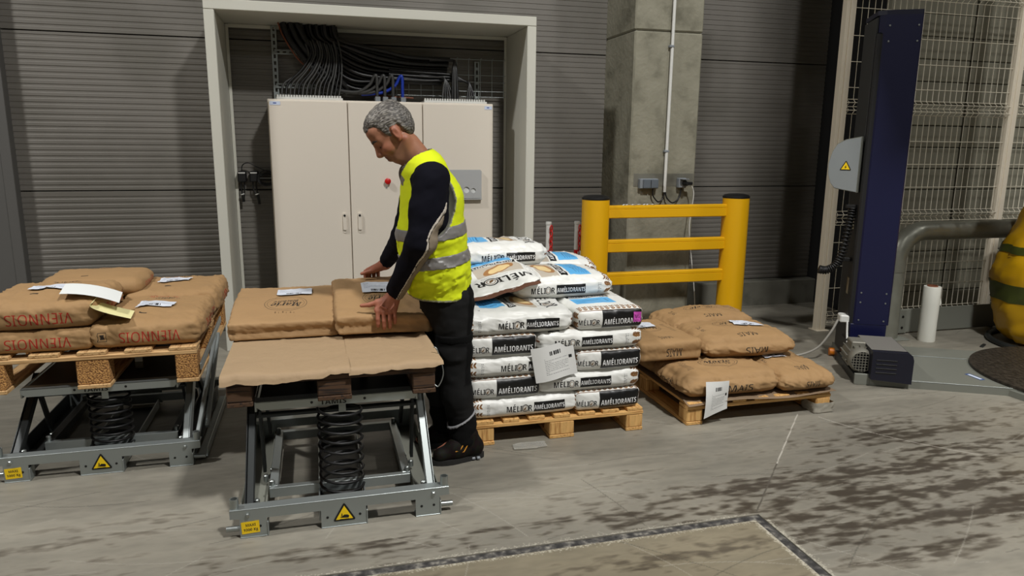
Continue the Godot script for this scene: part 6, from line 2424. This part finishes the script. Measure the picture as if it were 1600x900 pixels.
	nets(st, P, Vector3(0.18, 0.73, -4.16), Vector3(0.43, 0.98, -3.84), 0.0042, null, skin)
	var skm := cloth("skin", 0.55)
	skm.subsurf_scatter_enabled = false
	inside.call(part("body", st, skm, t))

	# hair: short, grey, combed to the front
	st = nst(1)
	var hairline := func(p: Vector3, d: float) -> float:
		var q := p - hc
		var f := q.dot(F)
		var u := q.dot(U)
		var line := -0.066 + 0.10 * maxf(0.0, -f - 0.05)
		if f > -0.055:
			line = lerpf(-0.066, 0.022, smoothstep(-0.055, -0.028, f))
		if f > 0.012:
			line = lerpf(0.022, -0.022, smoothstep(0.012, 0.018, f))
		if f > 0.030:
			line = lerpf(-0.022, 0.045, smoothstep(0.030, 0.052, f))
		if f > 0.055:
			line = 0.045 + (f - 0.055) * 0.5
		var strand := noise.get_noise_3d(f * 16.0 + u * 6.0, u * 80.0 - f * 25.0, q.z * 95.0)
		var fade := clampf((u - line) / 0.03, 0.0, 1.0)
		d += 0.0035 * strand + (1.0 - fade) * 0.008
		return maxf(d, (line - u + 0.004 * strand) * 0.8)
	var haircol := func(p: Vector3) -> Color:
		var q := p - hc
		var f := q.dot(F)
		var u := q.dot(U)
		var a := noise.get_noise_3d(f * 24.0 + u * 8.0, u * 120.0 - f * 40.0, q.z * 130.0)
		var c := Color(0.23, 0.215, 0.20).lerp(Color(0.58, 0.56, 0.53), clampf(0.45 + 1.3 * a, 0.0, 1.0))
		if f < -0.06:
			c = c * 0.85
		return lin(c)
	P = [
		["ell", H.call(-0.011, 0.034, 0.0), Vector3(0.109, 0.097, 0.084), hb, 0.01],
		["ell", H.call(0.052, 0.092, 0.0), Vector3(0.048, 0.028, 0.058), hb * Basis(Vector3.BACK, -0.5), 0.02],
		["ell", H.call(0.092, 0.072, 0.005), Vector3(0.022, 0.018, 0.045), hb * Basis(Vector3.BACK, -0.8), 0.012],
		["ell", H.call(-0.03, 0.088, 0.0), Vector3(0.070, 0.045, 0.066), hb, 0.02],
		["ell", H.call(-0.060, -0.022, 0.0), Vector3(0.040, 0.052, 0.062), hb, 0.03]]
	nets(st, P, Vector3(0.19, 1.48, -3.53), Vector3(0.50, 1.76, -3.31), 0.0032, hairline, haircol)
	inside.call(part("hair", st, cloth("hair", 0.6), t))
	for s in [-1.0, 1.0]:
		st = nst(1)
		tube(st, [H.call(0.107, 0.012, s * 0.014), H.call(0.103, 0.018, s * 0.032), H.call(0.088, 0.013, s * 0.055)], [0.0035, 0.0055, 0.0025], 6)
		inside.call(part("eyebrow", st, mat("brow", Color(0.13, 0.115, 0.10), 0.8), t))
		st = nst(1)
		tube(st, [H.call(0.090, -0.018, s * 0.022), H.call(0.0915, -0.021, s * 0.033), H.call(0.083, -0.018, s * 0.046)], [0.0015, 0.0026, 0.0016], 6)
		inside.call(part("eyelash", st, M.brow, t))

	# ---- sweater
	var stripe := func(p: Vector3) -> Color:
		var navy := Color(0.05, 0.055, 0.085)
		if p.y > 1.33 and p.x < 0.452 and absf(p.z + 3.42) < 0.09:
			return lin(Color(0.45, 0.43, 0.40))
		return lin(navy)
	var folds := func(p: Vector3, d: float) -> float:
		if absf(d) > 0.03:
			return d
		var e := noise.get_noise_3d(p.x * 7.0, p.y * 11.0, p.z * 7.0) * 0.007 + noise.get_noise_3d(p.x * 20.0, p.y * 26.0, p.z * 20.0) * 0.002
		return d + e
	P = [
		["cap", Vector3(0.50, 1.385, -3.42), Vector3(0.53, 1.15, -3.42), 0.115, 0.125, 0.05, 0.62, -3.42],
		["cap", Vector3(0.53, 1.15, -3.42), Vector3(0.565, 0.86, -3.42), 0.125, 0.125, 0.05, 0.68, -3.42],
		["cap", Vector3(0.478, 1.425, -3.42), Vector3(0.487, 1.455, -3.42), 0.086, 0.070, 0.04],
		["cap", nsho, nsho.lerp(nelb, 0.55), 0.078, 0.075, 0.05],
		["cap", nsho.lerp(nelb, 0.45), nelb, 0.075, 0.064, 0.03],
		["cap", nelb, nelb.lerp(nwri, 0.93), 0.064, 0.044, 0.03],
		["cap", fsho, felb, 0.080, 0.064, 0.05],
		["cap", felb, felb.lerp(fwri, 0.90), 0.064, 0.043, 0.03]]
	st = nst(1)
	nets(st, P, Vector3(0.24, 0.70, -4.06), Vector3(0.75, 1.58, -3.02), 0.0105, func(p: Vector3, d: float) -> float:
		var e: float = folds.call(p, d)
		# open at the collar and straight at the cuffs
		e = maxf(e, (p - Vector3(0.49, 1.49, -3.42)).dot(Vector3(-0.45, 0.9, 0).normalized()))
		e = maxf(e, (p - nelb.lerp(nwri, 0.93)).dot((nwri - nelb).normalized()) if p.z > -3.5 and p.y < 1.0 else -1.0)
		e = maxf(e, (p - felb.lerp(fwri, 0.90)).dot((fwri - felb).normalized()) if p.z < -3.78 else -1.0)
		return maxf(e, 0.80 - p.y if p.x > 0.42 else -1.0), stripe)
	inside.call(part("sweater", st, cloth("sweater", 0.92), t))
	# pale stripe down the back of the sleeve, piped along its front edge
	var along := func(p: Vector3) -> Vector2:  # how far down the arm, and how far round to the back
		var a := nsho
		var b := nelb
		var s := (p - a).dot(b - a) / (b - a).length_squared()
		var run := clampf(s, 0.0, 1.0)
		if s > 1.0:
			a = nelb
			b = nwri
			s = (p - a).dot(b - a) / (b - a).length_squared()
			run = 1.0 + maxf(s, 0.0)
		var w := p - (a + (b - a) * clampf(s, 0.0, 1.2))
		w -= (b - a).normalized() * w.dot((b - a).normalized())
		return Vector2(run, w.normalized().dot(Vector3(0.93, -0.20, 0.22).normalized()) if w.length() > 0.001 else 0.0)
	for k in 2:
		st = nst(1)
		nets(st, P.slice(3, 6), Vector3(0.28, 0.80, -3.50), Vector3(0.62, 1.34, -3.08), 0.006, func(p: Vector3, d: float) -> float:
			if d > 0.03:
				return 0.03
			var e: float = folds.call(p, d) - 0.0025
			var v: Vector2 = along.call(p)
			var need := lerpf(0.97, 0.36, smoothstep(0.30, 1.0, v.x)) + (0.0 if k == 1 else 0.14)
			e = maxf(e, (need - v.y) * 0.06)
			if k == 1:
				e = maxf(e, (v.y - need - 0.145) * 0.06)
			e = maxf(e, (p - nelb.lerp(nwri, 0.935)).dot((nwri - nelb).normalized()))
			return maxf(e, (0.30 - v.x) * 0.1), func(_p: Vector3) -> Color:
			return lin(Color(0.50, 0.455, 0.39) if k == 0 else Color(0.74, 0.71, 0.66)))
		inside.call(part(["sleeve_stripe", "sleeve_piping"][k], st, M.sweater, t, ["beige sleeve stripe", "pale piping"][k]))
	# collar: low navy stand with a pale lining
	st = nst(1)
	nets(st, [["cap", Vector3(0.467, 1.455, -3.42), Vector3(0.45, 1.50, -3.42), 0.076, 0.072, 0.01], ["cap", Vector3(0.467, 1.43, -3.42), Vector3(0.43, 1.54, -3.42), 0.062, 0.062, 0.004, "cut"]], Vector3(0.34, 1.36, -3.54), Vector3(0.60, 1.60, -3.30), 0.006, func(p: Vector3, d: float) -> float:
		return maxf(d, absf((p - Vector3(0.472, 1.463, -3.42)).dot(Vector3(-0.5, 0.87, 0))) - 0.026), func(p: Vector3) -> Color:
		return lin(Color(0.06, 0.065, 0.09) if p.x > 0.44 else Color(0.55, 0.50, 0.43)))
	inside.call(part("collar", st, M.sweater, t))

	# ---- vest
	var armhole := func(p: Vector3) -> float:  # below nought inside the armholes and the neck
		var e := 1.0
		for s in [-1.0, 1.0]:
			var q := p - Vector3(0.512, 1.315, -3.42 + s * 0.245)
			q = q.rotated(Vector3.BACK, 0.12)
			e = minf(e, (Vector3(q.x / 0.105, q.y / 0.185, q.z / 0.125).length() - 1.0) * 0.11)
		var nk := p - Vector3(0.418, 1.528, -3.42)
		e = minf(e, (Vector3(nk.x / 0.112, nk.y / 0.125, nk.z / 0.088).length() - 1.0) * 0.09)
		return e
	var vest := [
		["cap", Vector3(0.497, 1.405, -3.42), Vector3(0.53, 1.28, -3.42), 0.112, 0.140, 0.05, 0.60, -3.42],
		["cap", Vector3(0.53, 1.28, -3.42), Vector3(0.528, 1.12, -3.42), 0.140, 0.155, 0.04, 0.66, -3.42],
		["cap", Vector3(0.528, 1.12, -3.42), Vector3(0.545, 0.98, -3.42), 0.155, 0.158, 0.04, 0.72, -3.42],
		["cap", Vector3(0.545, 0.98, -3.42), Vector3(0.562, 0.80, -3.42), 0.158, 0.150, 0.04, 0.74, -3.42],
		["cap", Vector3(0.487, 1.425, -3.42), Vector3(0.495, 1.455, -3.42), 0.092, 0.078, 0.03]]
	var vfold := func(p: Vector3, d: float) -> float:
		if absf(d) > 0.03:
			return d
		var low := smoothstep(1.30, 0.95, p.y)
		var e := noise.get_noise_3d(p.x * 5.0 + p.y * 3.0, p.y * 5.0, p.z * 5.0) * 0.009 * (0.4 + low)
		e += noise.get_noise_3d(p.x * 9.0 - p.y * 14.0, p.y * 20.0, p.z * 9.0) * 0.0035 * (0.5 + low)
		var ridge := 1.0 - minf(1.0, absf(noise.get_noise_3d(p.x * 4.0 + p.y * 5.0, p.y * 7.0 - p.x * 5.0, p.z * 4.0)) * 6.0)
		e -= 0.004 * ridge * ridge * (0.3 + low)
		return d + e
	var hem := func(p: Vector3) -> float:
		return 0.822 - 0.02 * (p.x - 0.56) - p.y
	st = nst(1)
	nets(st, vest, Vector3(0.33, 0.76, -3.68), Vector3(0.76, 1.56, -3.15), 0.0072, func(p: Vector3, d: float) -> float:
		return maxf(maxf(vfold.call(p, d), -armhole.call(p)), hem.call(p)), func(p: Vector3) -> Color:
		if armhole.call(p) < 0.005 or hem.call(p) > -0.010:
			return lin(Color(0.50, 0.50, 0.44))
		return lin(Color(0.81, 0.86, 0.15)))
	var vm := cloth("vest", 0.7)
	vm.backlight_enabled = true
	vm.backlight = Color(0.25, 0.3, 0.02)
	inside.call(part("vest", st, vm, t))
	for y0 in [1.143, 1.012]:
		st = nst(1)
		nets(st, vest, Vector3(0.33, y0 - 0.1, -3.68), Vector3(0.76, y0 + 0.1, -3.15), 0.0062, func(p: Vector3, d: float) -> float:
			var slab := absf(p.y - y0 - 0.13 * (p.x - 0.53)) - 0.029
			return maxf(maxf(vfold.call(p, d) - 0.004, -armhole.call(p)), slab), func(_p: Vector3) -> Color:
			return lin(Color(0.47, 0.46, 0.45)))
		inside.call(part("reflective_band", st, cloth("reflective", 0.4), t, "grey reflective band"))

	# ---- trousers
	var tcol := func(p: Vector3) -> Color:
		var c := Color(0.125, 0.12, 0.122)
		if p.y < 0.23 or (p.y > 0.60 and p.y < 0.64):
			c = Color(0.06, 0.06, 0.062)
		elif p.x > 0.655 + (p.y - 0.45) * 0.05 and p.y > 0.4:
			c = Color(0.07, 0.07, 0.072)
		return lin(c)
	st = nst(1)
	nets(st, [
		["cap", Vector3(0.585, 0.86, -3.42), Vector3(0.60, 0.78, -3.42), 0.125, 0.125, 0.05, 0.72, -3.42],
		["cap", nhip, nknee + Vector3(0, 0.10, 0), 0.104, 0.080, 0.05], ["cap", nknee + Vector3(-0.008, 0.10, 0), nknee + Vector3(0.01, -0.12, 0), 0.080, 0.070, 0.04], ["cap", nknee + Vector3(0.01, -0.12, 0), Vector3(0.665, 0.09, -3.32), 0.068, 0.070, 0.04],
		["cap", fhip, fknee + Vector3(0, 0.08, 0), 0.104, 0.078, 0.05], ["cap", fknee + Vector3(0, 0.08, 0), fknee + Vector3(0.01, -0.10, 0), 0.078, 0.066, 0.04], ["cap", fknee + Vector3(0.01, -0.10, 0), Vector3(0.60, 0.10, -3.5), 0.064, 0.066, 0.04]],
		Vector3(0.44, 0.03, -3.68), Vector3(0.80, 0.96, -3.16), 0.0105, func(p: Vector3, d: float) -> float:
			if absf(d) > 0.03:
				return maxf(d, 0.072 + 0.1 * (0.66 - p.x) * 0.4 - p.y)
			var low := smoothstep(0.45, 0.15, p.y)
			var e := noise.get_noise_3d(p.x * 6.0, p.y * (9.0 + 6.0 * low), p.z * 6.0) * 0.010 + noise.get_noise_3d(p.x * 10.0, p.y * 26.0, p.z * 10.0) * 0.004
			return maxf(d + e, 0.072 + 0.1 * (0.66 - p.x) * 0.4 - p.y), tcol)
	inside.call(part("trousers", st, cloth("trousers", 0.9), t))
	# reflective piping above the cuff
	st = nst(1)
	nets(st, [["cap", nknee + Vector3(0.01, -0.12, 0), Vector3(0.665, 0.09, -3.32), 0.074, 0.076, 0.04]], Vector3(0.56, 0.1, -3.44), Vector3(0.78, 0.32, -3.2), 0.006, func(p: Vector3, d: float) -> float:
		var e := noise.get_noise_3d(p.x * 6.0, p.y * 14.0, p.z * 6.0) * 0.010 + noise.get_noise_3d(p.x * 10.0, p.y * 26.0, p.z * 10.0) * 0.004
		return maxf(d + e - 0.002, absf(p.y - 0.215 - 0.55 * (p.x - 0.66)) - 0.006), func(_p: Vector3) -> Color:
		return lin(Color(0.55, 0.55, 0.56)))
	inside.call(part("reflective_piping", st, M.reflective, t))
	# strap over the thigh pocket
	st = nst(1)
	nets(st, [["cap", nhip, nknee + Vector3(0, 0.10, 0), 0.108, 0.086, 0.05]], Vector3(0.46, 0.55, -3.46), Vector3(0.76, 0.72, -3.18), 0.007, func(p: Vector3, d: float) -> float:
		return maxf(d, absf(p.y - 0.632) - 0.019), func(_p: Vector3) -> Color:
		return lin(Color(0.05, 0.05, 0.052)))
	inside.call(part("pocket_strap", st, M.trousers, t))

	# ---- shoes
	for k in 2:
		var z: float = [-3.305, -3.50][k]
		var x0: float = [0.0, -0.05][k]
		var tl: float = [0.030, 0.0][k]
		st = nst(1)
		nets(st, [
			["cap", Vector3(0.715 + x0, 0.058, z), Vector3(0.62 + x0, 0.055, z + tl * 0.5), 0.043, 0.043, 0.03],
			["cap", Vector3(0.62 + x0, 0.055, z + tl * 0.5), Vector3(0.535 + x0, 0.042, z + tl), 0.043, 0.038, 0.03],
			["cap", Vector3(0.700 + x0, 0.07, z), Vector3(0.685 + x0, 0.125, z), 0.045, 0.046, 0.03],
			["cap", Vector3(0.60 + x0, 0.082, z + tl * 0.6), Vector3(0.665 + x0, 0.115, z), 0.030, 0.038, 0.03]],
			Vector3(0.43, -0.02, z - 0.09), Vector3(0.80, 0.20, z + 0.10), 0.0065, func(p: Vector3, d: float) -> float:
				return maxf(d, 0.022 - p.y), func(p: Vector3) -> Color:
				var worn := 0.5 + 0.5 * noise.get_noise_3d(p.x * 25, p.y * 25, p.z * 25)
				return lin(Color(0.075, 0.07, 0.07).lerp(Color(0.16, 0.145, 0.13), worn * 0.4)))
		inside.call(part("shoe", st, cloth("shoe_leather", 0.7), t))
		st = nst()
		var o := PackedVector2Array()
		for i in 28:
			var a := TAU * i / 28
			var f := 0.5 - 0.5 * cos(a)  # nought at the heel
			var half := 0.036 + 0.014 * smoothstep(0.3, 0.75, f)
			o.append(Vector2(0.762 + x0 - 0.278 * f, z + tl * f + sin(a) * half * 1.05))
		prism(st, o, 0.0, 0.026, Transform3D(Basis(Vector3(1, 0, 0), Vector3(0, 0, 1), Vector3(0, 1, 0)), Vector3.ZERO))
		inside.call(part("sole", st, mat("sole", Color(0.10, 0.095, 0.09), 0.8), t))
		for q in [[0.70, 0.045], [0.725, 0.047]]:
			st = nst()
			cbox(st, Vector3(q[0] + x0 - 0.009, 0.007, z + 0.030), Vector3(q[0] + x0 + 0.009, 0.019, z + q[1] - 0.0005), 0.004)
			inside.call(part("sole_insert", st, M.grey_plastic, t))
		if k == 0:
			st = nst(1)
			for v in [[Vector3(0.668, 0.094, z + 0.052), Vector3(0.648, 0.062, z + 0.058), Vector3(0.622, 0.060, z + 0.061)], [Vector3(0.648, 0.098, z + 0.050), Vector3(0.626, 0.070, z + 0.060), Vector3(0.604, 0.068, z + 0.063)]]:
				tube(st, v, 0.0032, 6)
			inside.call(part("yellow_marks", st, mat("mark_yellow", Color(0.75, 0.5, 0.08), 0.6), t, "two yellow angled marks on the shoe's side"))
		for i in 4:
			st = nst(1)
			var lx := 0.585 + x0 + 0.022 * i
			var ly := 0.106 + 0.010 * i
			tube(st, [Vector3(lx, ly - 0.008, z + tl * 0.7 - 0.022), Vector3(lx - 0.002, ly + 0.004, z + tl * 0.7), Vector3(lx, ly - 0.008, z + tl * 0.7 + 0.022)], 0.003, 6)
			inside.call(part("lace", st, M.black, t))
